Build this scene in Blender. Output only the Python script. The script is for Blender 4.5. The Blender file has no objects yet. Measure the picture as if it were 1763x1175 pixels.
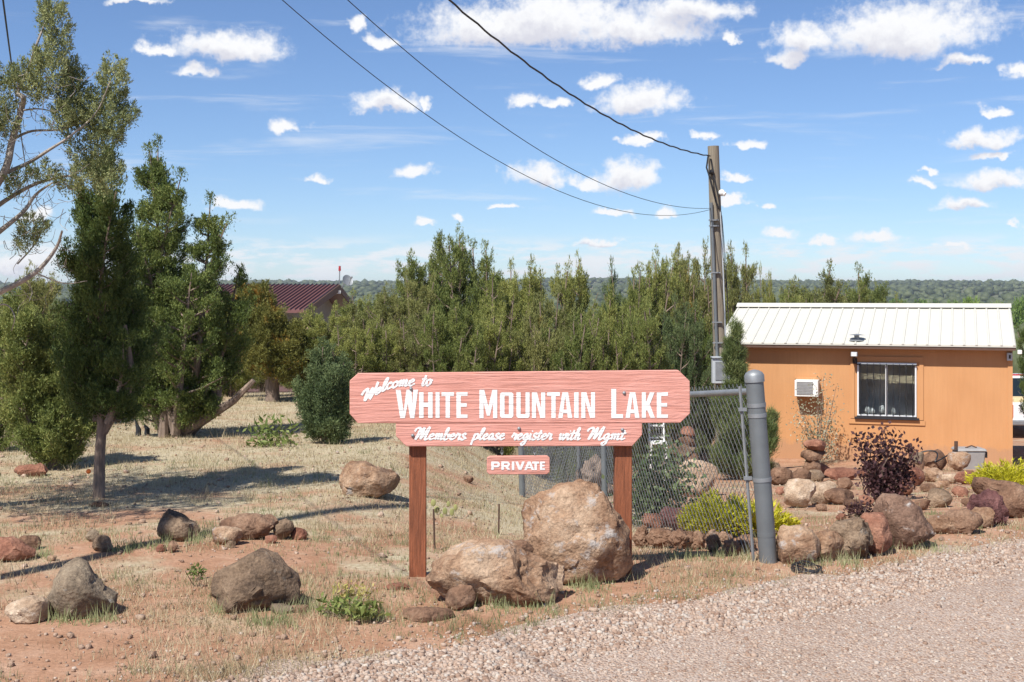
import bpy, bmesh, math, random
import numpy as np
from mathutils import Vector

random.seed(7)
RNG = np.random.default_rng(7)
scene = bpy.context.scene
COL = scene.collection

# ------------------------------------------------------------------ camera
F = 2300.0                      # focal length in photo pixels (photo is 1763 wide)
CX, HY, EYE = 881.5, 505.0, 1.63
cam_d = bpy.data.cameras.new('camera')
cam = bpy.data.objects.new('camera', cam_d); COL.objects.link(cam)
cam.location = (0, 0, EYE); cam.rotation_euler = (math.radians(90), 0, 0)
cam_d.sensor_width = 36.0; cam_d.lens = 36.0 * F / 1763.0
cam_d.shift_y = -(587.5 - HY) / 1763.0
cam_d.clip_start = 0.05; cam_d.clip_end = 20000
scene.camera = cam

# ------------------------------------------------------------------ light
SUN_EL = math.radians(52.0)
SDX, SDY = 0.56, 0.828          # horizontal direction in which shadows fall
sd = bpy.data.lights.new('sun', 'SUN'); sd.energy = 4.8; sd.angle = math.radians(0.53)
sd.color = (1.0, 0.955, 0.89)
sun = bpy.data.objects.new('sun', sd); COL.objects.link(sun)
_dir = Vector((SDX * math.cos(SUN_EL), SDY * math.cos(SUN_EL), -math.sin(SUN_EL)))
sun.rotation_euler = _dir.to_track_quat('-Z', 'Y').to_euler()
sun.location = (-10, -15, 30)

scene.view_settings.view_transform = 'Standard'
scene.view_settings.look = 'None'
scene.view_settings.gamma = 1.0
scene.view_settings.use_curve_mapping = False
scene.view_settings.exposure = 0.52
scene.cycles.max_bounces = 6; scene.cycles.diffuse_bounces = 2
scene.cycles.transparent_max_bounces = 8

# ------------------------------------------------------------------ world: blue sky with fair weather clouds
world = bpy.data.worlds.new('World'); scene.world = world; world.use_nodes = True
world.cycles.sampling_method = 'NONE'
wn, wl = world.node_tree.nodes, world.node_tree.links
for n in list(wn): wn.remove(n)
def W(t, **kw):
    n = wn.new(t)
    for k, v in kw.items(): setattr(n, k, v)
    return n
def wmath(op, a, b=None, c=None, clamp=False):
    n = W('ShaderNodeMath', operation=op); n.use_clamp = clamp
    for i, v in enumerate((a, b, c)):
        if v is None: continue
        if isinstance(v, (int, float)): n.inputs[i].default_value = v
        else: wl.new(v, n.inputs[i])
    return n.outputs[0]
def wvec(op, a, b=None, c=None):
    n = W('ShaderNodeVectorMath', operation=op)
    for i, v in enumerate((a, b, c)):
        if v is None: continue
        if isinstance(v, tuple): n.inputs[i].default_value = v
        else: wl.new(v, n.inputs[i])
    return n.outputs['Value' if op in ('LENGTH', 'DOT_PRODUCT') else 'Vector']
wout = W('ShaderNodeOutputWorld'); wbg = W('ShaderNodeBackground'); wbg.inputs['Strength'].default_value = 0.085
sky = W('ShaderNodeTexSky'); sky.sky_type = 'NISHITA'; sky.sun_disc = False
sky.sun_elevation = SUN_EL; sky.sun_rotation = math.atan2(-SDX, -SDY)
sky.altitude = 1900; sky.air_density = 1.0; sky.dust_density = 0.15; sky.ozone_density = 2.2
tc = W('ShaderNodeTexCoord'); sep = W('ShaderNodeSeparateXYZ'); wl.new(tc.outputs['Generated'], sep.inputs[0])
ax = wmath('ARCTAN2', sep.outputs[0], sep.outputs[1])
hl = wmath('SQRT', wmath('ADD', wmath('MULTIPLY', sep.outputs[0], sep.outputs[0]), wmath('MULTIPLY', sep.outputs[1], sep.outputs[1])))
el = wmath('ARCTAN2', sep.outputs[2], hl)
cmb = W('ShaderNodeCombineXYZ'); wl.new(ax, cmb.inputs[0]); wl.new(el, cmb.inputs[1])
UV = cmb.outputs[0]                                   # azimuth, elevation in radians
def wnoise(vec, scale, detail, rough=0.55, offs=(0, 0, 0), dist=0.0):
    m = wvec('ADD', vec, offs)
    n = W('ShaderNodeTexNoise'); n.inputs['Scale'].default_value = scale; n.inputs['Detail'].default_value = detail
    n.inputs['Roughness'].default_value = rough; n.inputs['Distortion'].default_value = dist
    wl.new(m, n.inputs['Vector']); return n
nw = wnoise(UV, 42, 6, 0.6)
nw2 = wnoise(UV, 17, 3, 0.5, (0.7, 0.2, 0))
warp0 = wvec('MULTIPLY', wvec('SUBTRACT', nw2.outputs['Color'], (0.5, 0.5, 0.5)), (0.035, 0.016, 0))
warp = wvec('MULTIPLY', wvec('SUBTRACT', nw.outputs['Color'], (0.5, 0.5, 0.5)), (0.042, 0.024, 0))
UVW = wvec('ADD', wvec('ADD', UV, warp), warp0)
# cumulus in view: centre and half size in photo pixels, turned into azimuth and elevation
CLOUDS = [(880, 45, 165, 40), (960, 20, 120, 50), (1095, 50, 120, 36), (1190, 20, 90, 25), (1380, 62, 62, 34), (1560, 50, 150, 52),
          (1345, 95, 40, 14), (395, 78, 92, 30), (285, 86, 28, 12), (335, 126, 34, 13), (617, 47, 20, 18), (660, 72, 22, 14), (665, 177, 55, 18),
          (725, 182, 14, 10), (500, 219, 33, 12), (1110, 177, 80, 27), (1030, 140, 34, 16), (895, 178, 30, 14), (940, 183, 28, 11), (930, 300, 46, 25),
          (1080, 300, 52, 28), (1010, 310, 34, 16), (710, 297, 36, 16), (552, 305, 18, 9), (400, 348, 36, 14), (730, 373, 24, 8), (795, 375, 16, 6),
          (1220, 228, 22, 9), (1290, 243, 26, 11), (1100, 240, 34, 9), (1270, 305, 22, 9), (1272, 341, 21, 9), (1320, 352, 20, 6), (1356, 403, 32, 11),
          (1662, 111, 40, 11), (1745, 126, 22, 12), (1715, 189, 26, 9), (1700, 232, 64, 18), (1715, 262, 34, 8), (1597, 293, 14, 6), (1596, 315, 20, 8),
          (1715, 309, 60, 17), (1670, 353, 40, 13), (1520, 410, 38, 12), (1432, 421, 20, 9), (1640, 417, 16, 6), (1745, 382, 14, 6), (1050, 366, 34, 9), (1150, 366, 26, 7), (1030, 417, 40, 7),
          (875, 354, 22, 6), (1260, 66, 14, 10), (240, 2, 50, 7), (70, 372, 34, 14), (30, 452, 60, 20)]
acc = None; sh = None
for (px, py, a, b) in CLOUDS:
    u = math.atan((px - CX) / F); v = math.atan((HY - py) / F * math.cos(u)) - b / F * .25
    ia, ib = F / a / 1.10, F / b / 1.25
    q = wvec('MULTIPLY_ADD', UVW, (ia, ib, 0), (-u * ia, -v * ib, 0))
    L = wvec('LENGTH', wvec('MAXIMUM', q, wvec('MULTIPLY', q, (-1.0, -1.9, 0))))
    acc = L if acc is None else wmath('SMOOTH_MIN', acc, L, 0.22)
    if a > 38:
        L2 = wvec('LENGTH', wvec('ADD', q, (0.12, 0.62, 0)))
        sh = L2 if sh is None else wmath('MINIMUM', sh, L2)
# the same sort of cumulus all round the rest of the sky
nb = wnoise(wvec('MULTIPLY', UVW, (1.0, 2.0, 1.0)), 9.0, 3, 0.5, (3.1, 1.7, 0))
gen = wmath('MULTIPLY_ADD', nb.outputs['Fac'], -9.0, 6.55)
inside = wmath('MULTIPLY', wmath('LESS_THAN', wmath('ABSOLUTE', ax), 0.40), wmath('LESS_THAN', el, 0.235))
gen = wmath('ADD', gen, wmath('MULTIPLY', inside, 9.0))
acc = wmath('MINIMUM', acc, gen)
nf = wnoise(UV, 120, 5, 0.62, (0.3, 0.9, 0))
edge = wmath('ADD', acc, wmath('MULTIPLY', wmath('SUBTRACT', nf.outputs['Fac'], 0.5), 1.15))
mr = W('ShaderNodeMapRange'); mr.interpolation_type = 'SMOOTHSTEP'
wl.new(edge, mr.inputs['Value'])
for i, v in ((1, 1.20), (2, 0.42), (3, 0.0), (4, 1.0)): mr.inputs[i].default_value = v
cov = mr.outputs[0]
# bank of far small clouds low over the horizon, thin cirrus higher up
nh = wnoise(wvec('MULTIPLY', UV, (1.0, 4.2, 1.0)), 26, 6, 0.6, (5.0, 2.0, 0))
lowband = W('ShaderNodeMapRange'); lowband.interpolation_type = 'SMOOTHSTEP'
wl.new(el, lowband.inputs['Value'])
for i, v in ((1, 0.046), (2, 0.028), (3, 0.0), (4, 1.0)): lowband.inputs[i].default_value = v
hb = W('ShaderNodeMapRange'); hb.interpolation_type = 'SMOOTHSTEP'; wl.new(nh.outputs['Fac'], hb.inputs['Value'])
for i, v in ((1, 0.43), (2, 0.60), (3, 0.0), (4, 0.9)): hb.inputs[i].default_value = v
lowc = wmath('MULTIPLY', hb.outputs[0], lowband.outputs[0])
nc = wnoise(wvec('MULTIPLY', UV, (1.0, 11.0, 1.0)), 5.0, 5, 0.6, (0.2, 0.35, 0), 0.4)
cb = W('ShaderNodeMapRange'); cb.interpolation_type = 'SMOOTHSTEP'; wl.new(nc.outputs['Fac'], cb.inputs['Value'])
for i, v in ((1, 0.53), (2, 0.78), (3, 0.0), (4, 0.55)): cb.inputs[i].default_value = v
cirr = wmath('MULTIPLY', cb.outputs[0], wmath('LESS_THAN', el, 0.2))
soft = wmath('MAXIMUM', lowc, cirr)
# cloud colour with shading painted in: white tops, faintly grey undersides
ccol = W('ShaderNodeMix'); ccol.data_type = 'RGBA'
gr = W('ShaderNodeMapRange'); gr.interpolation_type = 'SMOOTHSTEP'
wl.new(wmath('ADD', sh, wmath('MULTIPLY', wmath('SUBTRACT', nf.outputs['Fac'], 0.5), 1.1)), gr.inputs['Value'])
for i, v in ((1, 0.15), (2, 0.95), (3, 0.0), (4, 1.0)): gr.inputs[i].default_value = v
wl.new(gr.outputs[0], ccol.inputs[0])
ccol.inputs[6].default_value = (6.0, 6.05, 6.75, 1); ccol.inputs[7].default_value = (8.2, 8.25, 8.4, 1)
hz = W('ShaderNodeMix'); hz.data_type = 'RGBA'; wl.new(soft, hz.inputs[0]); wl.new(wvec('MULTIPLY', sky.outputs[0], (0.76, 0.86, 1.03)), hz.inputs[6]); hz.inputs[7].default_value = (7.6, 7.8, 8.1, 1)
fin = W('ShaderNodeMix'); fin.data_type = 'RGBA'; wl.new(cov, fin.inputs[0]); wl.new(hz.outputs[2], fin.inputs[6]); wl.new(ccol.outputs[2], fin.inputs[7])
wl.new(fin.outputs[2], wbg.inputs['Color']); wl.new(wbg.outputs[0], wout.inputs[0])

# ------------------------------------------------------------------ terrain
def sst(a, b, x):
    t = np.clip((np.asarray(x, float) - a) / (b - a), 0, 1); return t * t * (3 - 2 * t)
def _hash(ix, iy, iz):
    h = (ix.astype(np.int64) * 374761393 + iy.astype(np.int64) * 668265263 + iz.astype(np.int64) * 2147483647) & 0xffffffff
    h = ((h ^ (h >> 13)) * 1274126177) & 0xffffffff
    return ((h ^ (h >> 16)) & 0xffff) / 65535.0
def vnoise(p):
    p = np.asarray(p, float); i = np.floor(p); f = p - i; f = f * f * (3 - 2 * f); i = i.astype(np.int64)
    r = 0
    for dx in (0, 1):
        for dy in (0, 1):
            for dz in (0, 1):
                w = (f[:, 0] if dx else 1 - f[:, 0]) * (f[:, 1] if dy else 1 - f[:, 1]) * (f[:, 2] if dz else 1 - f[:, 2])
                r = r + w * _hash(i[:, 0] + dx, i[:, 1] + dy, i[:, 2] + dz)
    return r * 2 - 1
def fbm(p, oct=4, g=0.5):
    r = 0; a = 1.0; p = np.asarray(p, float)
    for k in range(oct): r = r + a * vnoise(p * (2.03 ** k) + 17.3 * k); a *= g
    return r
LAKE_Z = -8.0
def hgt(x, y):
    x = np.atleast_1d(np.asarray(x, float)); y = np.atleast_1d(np.asarray(y, float)); x, y = np.broadcast_arrays(x, y)
    left = -0.16 * sst(12, 21, y) - 1.75 * sst(20, 50, y)
    y0 = np.clip(8.55 + 0.42 * (x - 1.5), 7.6, 12.5)
    right = -1.68 * np.clip((y - y0) / (25.6 - y0), 0, 1) ** 0.9 - 1.1 * sst(26, 42, y)
    w = sst(-1.7, 0.5, x - 0.035 * (y - 8) * (x < 3))
    z = left * (1 - w) + right * w
    far = sst(48, 130, y)
    z = z * (1 - far) + (-7.0) * far
    # lake basin, to the right of the little house
    d = np.hypot((x - 0.47 * y) / (0.155 * np.maximum(y, 60) + 6), (y - 350) / 262.0)
    z = z - 5.5 * sst(1.12, 0.80, d) * sst(60, 120, y)
    rise = sst(620, 2300, y)
    z = z + 23.5 * rise + 3.0 * rise * np.sin(x * 0.0033 + 1.0) + 1.6 * rise * np.sin(x * 0.011)
    z = z * 1.0
    back = sst(0, -60, y); z = z * (1 - back)
    r = np.hypot(x, y)
    z = z + 0.018 * fbm(np.stack([x * 0.9, y * 0.9, x * 0], -1).reshape(-1, 3), 3).reshape(x.shape) * sst(5, 9, r) * sst(70, 20, r) * sst(7.5, 9.5, y - 0.4 * x)
    return z
def H(x, y): return float(hgt(x, y)[0])
def ray(px, py): return np.array([(px - CX) / F, 1.0, -(py - HY) / F])
def P(px, py, Y): d = ray(px, py); return Vector((d[0] * Y, Y, EYE + d[2] * Y))
def G(px, py):
    """where the line of sight through a photo pixel meets the ground"""
    d = ray(px, py); Ys = np.geomspace(4.0, 400.0, 420)
    for _ in range(3):
        g = EYE + d[2] * Ys - hgt(d[0] * Ys, Ys); k = int(np.argmax(g <= 0))
        if g[k] > 0: k = len(Ys) - 1
        k = max(k, 1); Ys = np.linspace(Ys[k - 1], Ys[k], 16)
    b = Ys[-1]
    return Vector((d[0] * b, b, H(d[0] * b, b)))

# ------------------------------------------------------------------ materials
def new_mat(name):
    m = bpy.data.materials.new(name); m.use_nodes = True
    return m, m.node_tree.nodes, m.node_tree.links, m.node_tree.nodes['Principled BSDF']
def ramp(nodes, stops):
    r = nodes.new('ShaderNodeValToRGB')
    while len(r.color_ramp.elements) < len(stops): r.color_ramp.elements.new(0.5)
    for e, (p, c) in zip(r.color_ramp.elements, stops): e.position = p; e.color = (*c, 1)
    return r
def noise_n(nodes, links, scale, detail=4, rough=0.55, vec=None, stretch=None, dist=0):
    n = nodes.new('ShaderNodeTexNoise'); n.inputs['Scale'].default_value = scale; n.inputs['Detail'].default_value = detail
    n.inputs['Roughness'].default_value = rough; n.inputs['Distortion'].default_value = dist
    if stretch is not None:
        mp = nodes.new('ShaderNodeMapping'); mp.inputs['Scale'].default_value = stretch
        links.new(vec, mp.inputs['Vector']); links.new(mp.outputs[0], n.inputs['Vector'])
    elif vec is not None: links.new(vec, n.inputs['Vector'])
    return n
def bump(nodes, links, bs, height, strength, dist):
    b = nodes.new('ShaderNodeBump'); b.inputs['Strength'].default_value = strength; b.inputs['Distance'].default_value = dist
    links.new(height, b.inputs['Height']); links.new(b.outputs[0], bs.inputs['Normal']); return b
def mixc(nodes, links, fac, a, b, blend='MIX'):
    m = nodes.new('ShaderNodeMix'); m.data_type = 'RGBA'; m.blend_type = blend
    for i, v in ((0, fac), (6, a), (7, b)):
        if isinstance(v, (int, float)): m.inputs[i].default_value = v
        elif isinstance(v, tuple): m.inputs[i].default_value = (*v, 1)
        else: links.new(v, m.inputs[i])
    return m.outputs[2]
def plain(name, col, rough=0.6, metal=0.0, var=0.12, scale=14, bmp=0.0, bscale=60, stretch=None):
    """paint or metal with slight uneven weathering"""
    m, n, l, b = new_mat(name)
    t = n.new('ShaderNodeTexCoord')
    nz = noise_n(n, l, scale, 5, 0.6, t.outputs['Object'], stretch)
    lo = tuple(c * (1 - var) for c in col); hi = tuple(min(1, c * (1 + var)) for c in col)
    r = ramp(n, [(0.3, lo), (0.7, hi)]); l.new(nz.outputs['Fac'], r.inputs[0]); l.new(r.outputs[0], b.inputs['Base Color'])
    b.inputs['Roughness'].default_value = rough; b.inputs['Metallic'].default_value = metal
    if bmp:
        nb_ = noise_n(n, l, bscale, 5, 0.65, t.outputs['Object'], stretch); bump(n, l, b, nb_.outputs['Fac'], bmp, 0.01)
    return m
def rock_mat(name, dark, mid, light, lichen=(0.42, 0.41, 0.38), licamt=0.62, bstr=0.9):
    m, n, l, b = new_mat(name); t = n.new('ShaderNodeTexCoord'); o = t.outputs['Object']
    oi = n.new('ShaderNodeObjectInfo')
    off = n.new('ShaderNodeVectorMath'); off.operation = 'MULTIPLY_ADD'; l.new(oi.outputs['Random'], off.inputs[0])
    off.inputs[1].default_value = (31, 17, 23); l.new(o, off.inputs[2]); o = off.outputs[0]
    n1 = noise_n(n, l, 3.6, 9, 0.72, o); r = ramp(n, [(0.36, dark), (0.5, mid), (0.62, light)]); l.new(n1.outputs['Fac'], r.inputs[0])
    n2 = noise_n(n, l, 44, 8, 0.78, o)
    r2 = ramp(n, [(0.34, (0.42, 0.40, 0.38)), (0.60, (1.1, 1.08, 1.05))]); l.new(n2.outputs['Fac'], r2.inputs[0])
    c = mixc(n, l, 0.75, r.outputs[0], r2.outputs[0], 'MULTIPLY')
    n3 = noise_n(n, l, 7.5, 6, 0.7, o, (1, 1, 1.4)); r3 = ramp(n, [(licamt, (0, 0, 0)), (licamt + 0.09, (0.8, 0.8, 0.8))]); l.new(n3.outputs['Fac'], r3.inputs[0])
    c = mixc(n, l, r3.outputs[0], c, lichen)
    l.new(c, b.inputs['Base Color']); b.inputs['Roughness'].default_value = 0.92; b.inputs['Specular IOR Level'].default_value = 0.25
    n4 = noise_n(n, l, 16, 9, 0.72, o); v = n.new('ShaderNodeTexVoronoi'); v.inputs['Scale'].default_value = 55; l.new(o, v.inputs['Vector'])
    ad = n.new('ShaderNodeMath'); ad.operation = 'MULTIPLY_ADD'; l.new(v.outputs['Distance'], ad.inputs[0]); ad.inputs[1].default_value = 0.25; l.new(n4.outputs['Fac'], ad.inputs[2])
    bump(n, l, b, ad.outputs[0], bstr, 0.024)
    return m
M = {}
M['rock_tan'] = rock_mat('tan_rock', (0.20, 0.11, 0.065), (0.37, 0.24, 0.155), (0.48, 0.35, 0.245), (0.40, 0.375, 0.35), 0.57)
M['rock_brown'] = rock_mat('brown_rock', (0.11, 0.062, 0.042), (0.215, 0.125, 0.08), (0.31, 0.20, 0.135), (0.30, 0.28, 0.25), 0.64)
M['rock_dark'] = rock_mat('dark_basalt', (0.10, 0.07, 0.05), (0.215, 0.15, 0.10), (0.33, 0.24, 0.165), (0.24, 0.22, 0.185), 0.60)
M['rock_grey'] = rock_mat('grey_rock', (0.125, 0.098, 0.07), (0.225, 0.175, 0.125), (0.325, 0.26, 0.185), (0.33, 0.32, 0.29), 0.62)
M['rock_red'] = rock_mat('red_rock', (0.15, 0.062, 0.042), (0.28, 0.13, 0.085), (0.38, 0.20, 0.135), (0.34, 0.29, 0.25), 0.68)
M['rock_maroon'] = rock_mat('maroon_lava', (0.085, 0.035, 0.035), (0.165, 0.075, 0.07), (0.25, 0.13, 0.115), (0.27, 0.22, 0.21), 0.70, 1.0)
M['rock_pale'] = rock_mat('pale_rock', (0.30, 0.20, 0.13), (0.46, 0.34, 0.24), (0.58, 0.47, 0.36), (0.55, 0.50, 0.44), 0.62)
M['rock_streaked'] = rock_mat('streaked_rock', (0.15, 0.085, 0.058), (0.25, 0.155, 0.11), (0.33, 0.22, 0.16), (0.60, 0.57, 0.53), 0.61)

def leaf_mat(name, a, b_, c_, acc_col=None, accamt=0.0, trans=0.32, rough=0.6):
    m, n, l, b = new_mat(name); t = n.new('ShaderNodeTexCoord'); g = n.new('ShaderNodeNewGeometry')
    nz = noise_n(n, l, 2.2, 3, 0.6, t.outputs['Object'])
    ad = n.new('ShaderNodeMath'); ad.operation = 'MULTIPLY_ADD'; l.new(g.outputs['Random Per Island'], ad.inputs[0]); ad.inputs[1].default_value = 0.45; l.new(nz.outputs['Fac'], ad.inputs[2])
    r = ramp(n, [(0.42, a), (0.72, b_), (1.0, c_)]); l.new(ad.outputs[0], r.inputs[0]); c = r.outputs[0]
    if acc_col:
        n2 = noise_n(n, l, 3.1, 3, 0.6, t.outputs['Object'], (1, 1, 1.01)); r2 = ramp(n, [(1 - accamt - 0.06, (0, 0, 0)), (1 - accamt + 0.03, (0.85, 0.85, 0.85))]); l.new(n2.outputs['Fac'], r2.inputs[0])
        c = mixc(n, l, r2.outputs[0], c, acc_col)
    oi = n.new('ShaderNodeObjectInfo'); hs = n.new('ShaderNodeHueSaturation')
    mv = n.new('ShaderNodeMapRange'); l.new(oi.outputs['Random'], mv.inputs[0]); mv.inputs[3].default_value = 0.84; mv.inputs[4].default_value = 1.18
    mh = n.new('ShaderNodeMapRange'); l.new(oi.outputs['Random'], mh.inputs[0]); mh.inputs[3].default_value = 0.512; mh.inputs[4].default_value = 0.488
    l.new(mv.outputs[0], hs.inputs['Value']); l.new(mh.outputs[0], hs.inputs['Hue']); l.new(c, hs.inputs['Color']); c = hs.outputs[0]
    l.new(c, b.inputs['Base Color']); b.inputs['Roughness'].default_value = rough; b.inputs['Specular IOR Level'].default_value = 0.25
    tr = n.new('ShaderNodeBsdfTranslucent'); l.new(c, tr.inputs['Color']); mx = n.new('ShaderNodeMixShader'); mx.inputs[0].default_value = trans
    out = n['Material Output']; l.new(b.outputs[0], mx.inputs[1]); l.new(tr.outputs[0], mx.inputs[2]); l.new(mx.outputs[0], out.inputs['Surface'])
    return m
M['jun_green'] = leaf_mat('juniper_green', (0.1107, 0.1430, 0.0380), (0.2323, 0.2672, 0.0737), (0.3761, 0.3723, 0.1158))
M['jun_dark'] = leaf_mat('juniper_dark', (0.0581, 0.0909, 0.0248), (0.1196, 0.1666, 0.0435), (0.2136, 0.2500, 0.0698))
M['jun_pale'] = leaf_mat('juniper_pale', (0.1452, 0.1826, 0.0780), (0.2562, 0.2858, 0.1205), (0.4099, 0.4128, 0.1843))
M['jun_olive'] = leaf_mat('juniper_olive', (0.1260, 0.1408, 0.0434), (0.2341, 0.2485, 0.0815), (0.3602, 0.3480, 0.1355), (0.4683, 0.2817, 0.0633), 0.34)
M['jun_orange'] = leaf_mat('juniper_rusty', (0.0938, 0.1063, 0.0250), (0.1750, 0.1750, 0.0438), (0.2500, 0.2375, 0.0625), (0.4125, 0.2125, 0.0375), 0.37)
M['jun_blue'] = leaf_mat('juniper_blue', (0.0706, 0.1071, 0.0456), (0.1428, 0.1890, 0.0784), (0.2520, 0.2914, 0.1211))
M['pine'] = leaf_mat('pine_needles', (0.1031, 0.1440, 0.0432), (0.2063, 0.2520, 0.0900), (0.3562, 0.3780, 0.1530))
M['gold'] = leaf_mat('golden_juniper', (0.34, 0.33, 0.02), (0.58, 0.54, 0.035), (0.74, 0.67, 0.07))
M['broad'] = leaf_mat('broad_leaf', (0.0798, 0.1232, 0.0435), (0.1740, 0.2320, 0.0943), (0.3190, 0.3625, 0.1740))
M['silver'] = leaf_mat('silver_leaf', (0.22, 0.23, 0.14), (0.38, 0.38, 0.27), (0.56, 0.55, 0.43))
M['plum'] = leaf_mat('plum_leaf', (0.035, 0.016, 0.018), (0.075, 0.036, 0.036), (0.15, 0.08, 0.075))
M['weed'] = leaf_mat('weed_leaf', (0.10, 0.15, 0.035), (0.17, 0.22, 0.06), (0.27, 0.31, 0.11))
M['weed_yellow'] = leaf_mat('yellow_weed', (0.30, 0.28, 0.07), (0.42, 0.38, 0.12), (0.52, 0.46, 0.18))
M['cactus'] = leaf_mat('cactus_pad', (0.2250, 0.2400, 0.0880), (0.3150, 0.3200, 0.1360), (0.3750, 0.3680, 0.1680), trans=0.05)
M['cottonwood'] = leaf_mat('cottonwood_leaf', (0.1040, 0.1755, 0.0390), (0.1820, 0.2730, 0.0650), (0.2730, 0.3640, 0.1040))
M['straw'] = leaf_mat('dry_grass', (0.34, 0.26, 0.15), (0.50, 0.41, 0.26), (0.64, 0.56, 0.38), trans=0.3)
M['grass'] = leaf_mat('green_grass', (0.17, 0.20, 0.085), (0.27, 0.29, 0.14), (0.39, 0.40, 0.22), trans=0.3)
M['bark'] = plain('juniper_bark', (0.21, 0.155, 0.12), 0.95, 0, 0.5, 9, 1.0, 22, (4, 4, 0.7))
M['bark_pale'] = plain('bleached_limb', (0.33, 0.29, 0.25), 0.95, 0, 0.45, 14, 0.8, 30)
M['post_wood'] = plain('red_stained_post', (0.25, 0.082, 0.036), 0.85, 0, 0.38, 6, 0.7, 14, (16, 16, 0.9))
M['pole_wood'] = plain('weathered_pole_wood', (0.23, 0.195, 0.145), 0.95, 0, 0.3, 5, 0.8, 12, (14, 14, 0.6))
m, n, l, b = new_mat('white_letter_paint'); M['white_letter'] = m
t = n.new('ShaderNodeTexCoord'); o = t.outputs['Object']; g1 = noise_n(n, l, 9, 6, 0.6, o, (0.35, 1, 5.2), 0.9); g3 = noise_n(n, l, 22, 6, 0.7, o, (0.6, 1, 3.0))
r = ramp(n, [(0.0, (0.74, 0.73, 0.70)), (0.5, (0.80, 0.80, 0.78))]); l.new(g1.outputs['Fac'], r.inputs[0])
r2 = ramp(n, [(0.655, (0, 0, 0)), (0.69, (1, 1, 1))]); l.new(g3.outputs['Fac'], r2.inputs[0])
c = mixc(n, l, r2.outputs[0], r.outputs[0], (0.55, 0.30, 0.25)); l.new(c, b.inputs['Base Color']); b.inputs['Roughness'].default_value = 0.75; bump(n, l, b, g1.outputs['Fac'], 0.6, 0.012)
M['galv'] = plain('galvanised_steel', (0.27, 0.285, 0.295), 0.55, 0.5, 0.14, 9)
M['grey_pipe'] = plain('grey_painted_pipe', (0.155, 0.17, 0.178), 0.5, 0.25, 0.12, 6, 0.1, 30)
M['wire_dark'] = plain('dark_cable', (0.02, 0.02, 0.022), 0.6)
M['rust'] = plain('rusty_iron', (0.09, 0.052, 0.036), 0.9, 0.1, 0.4, 40)
M['roof_white'] = plain('cream_metal_roof', (0.56, 0.545, 0.48), 0.55, 0.0, 0.03, 4)
M['trim_brown'] = plain('brown_eave_trim', (0.10, 0.055, 0.038), 0.7)
M['alu'] = plain('white_aluminium', (0.72, 0.73, 0.73), 0.4, 0.1, 0.05)
M['dark_metal'] = plain('dark_metal', (0.035, 0.035, 0.04), 0.5, 0.4)
M['white_plastic'] = plain('white_plastic', (0.75, 0.75, 0.72), 0.5, 0, 0.05)
M['grey_plastic'] = plain('grey_plastic', (0.30, 0.29, 0.28), 0.6, 0, 0.1)
M['box_grey'] = plain('grey_enamel', (0.46, 0.49, 0.51), 0.45, 0.1, 0.06)
M['blind'] = plain('cream_blind', (0.62, 0.52, 0.34), 0.8, 0, 0.1)
M['interior'] = plain('grey_interior', (0.5, 0.48, 0.45), 0.9, 0, 0.3, 3)
M['maroon_roof'] = plain('maroon_metal_roof', (0.145, 0.062, 0.058), 0.55, 0.0, 0.08, 3)
M['grey_wall'] = plain('grey_stucco', (0.20, 0.185, 0.165), 0.9, 0, 0.1, 5)
M['tan_wall'] = plain('tan_stone', (0.50, 0.37, 0.25), 0.9, 0, 0.25, 6, 0.5, 20)
M['maroon_door'] = plain('maroon_door', (0.13, 0.075, 0.075), 0.6)
M['truck_white'] = plain('white_car_paint', (0.78, 0.78, 0.77), 0.25, 0, 0.02)
M['tail_red'] = plain('red_lens', (0.45, 0.012, 0.015), 0.2, 0, 0.1)
M['tyre'] = plain('tyre_rubber', (0.02, 0.02, 0.02), 0.9)
M['orange'] = plain('orange_fruit', (0.75, 0.17, 0.02), 0.5)
M['stick'] = plain('pale_stick', (0.60, 0.46, 0.25), 0.8, 0, 0.15)
M['concrete'] = plain('pale_concrete', (0.42, 0.40, 0.37), 0.9, 0, 0.12, 5)
M['pink_drive'] = plain('pinkish_drive', (0.46, 0.32, 0.23), 0.95, 0, 0.15, 1.2)
M['red_lamp'] = plain('red_lamp', (0.4, 0.03, 0.03), 0.3)
M['black'] = plain('black_shell', (0.015, 0.015, 0.016), 0.5)
m, n, l, b = new_mat('window_glass'); M['glass'] = m
b.inputs['Base Color'].default_value = (0.9, 0.95, 0.95, 1); b.inputs['Roughness'].default_value = 0.02; b.inputs['Transmission Weight'].default_value = 1.0; b.inputs['IOR'].default_value = 1.18
m, n, l, b = new_mat('dark_car_glass'); M['dark_glass'] = m
b.inputs['Base Color'].default_value = (0.012, 0.018, 0.02, 1); b.inputs['Roughness'].default_value = 0.05

# sign paint: faded red on rough sawn, weathered grain
m, n, l, b = new_mat('faded_red_sign_paint'); M['sign_paint'] = m
t = n.new('ShaderNodeTexCoord'); o = t.outputs['Object']
g1 = noise_n(n, l, 9, 6, 0.6, o, (0.35, 1, 5.2), 0.9); g2 = noise_n(n, l, 3, 4, 0.6, o)
r = ramp(n, [(0.30, (0.55, 0.235, 0.18)), (0.5, (0.64, 0.295, 0.235)), (0.80, (0.68, 0.34, 0.28))]); l.new(g1.outputs['Fac'], r.inputs[0])
r2 = ramp(n, [(0.3, (0.9, 0.88, 0.86)), (0.7, (1.06, 1.07, 1.08))]); l.new(g2.outputs['Fac'], r2.inputs[0])
c = mixc(n, l, 1.0, r.outputs[0], r2.outputs[0], 'MULTIPLY'); l.new(c, b.inputs['Base Color']); b.inputs['Roughness'].default_value = 0.75
bump(n, l, b, g1.outputs['Fac'], 0.6, 0.016)

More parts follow.
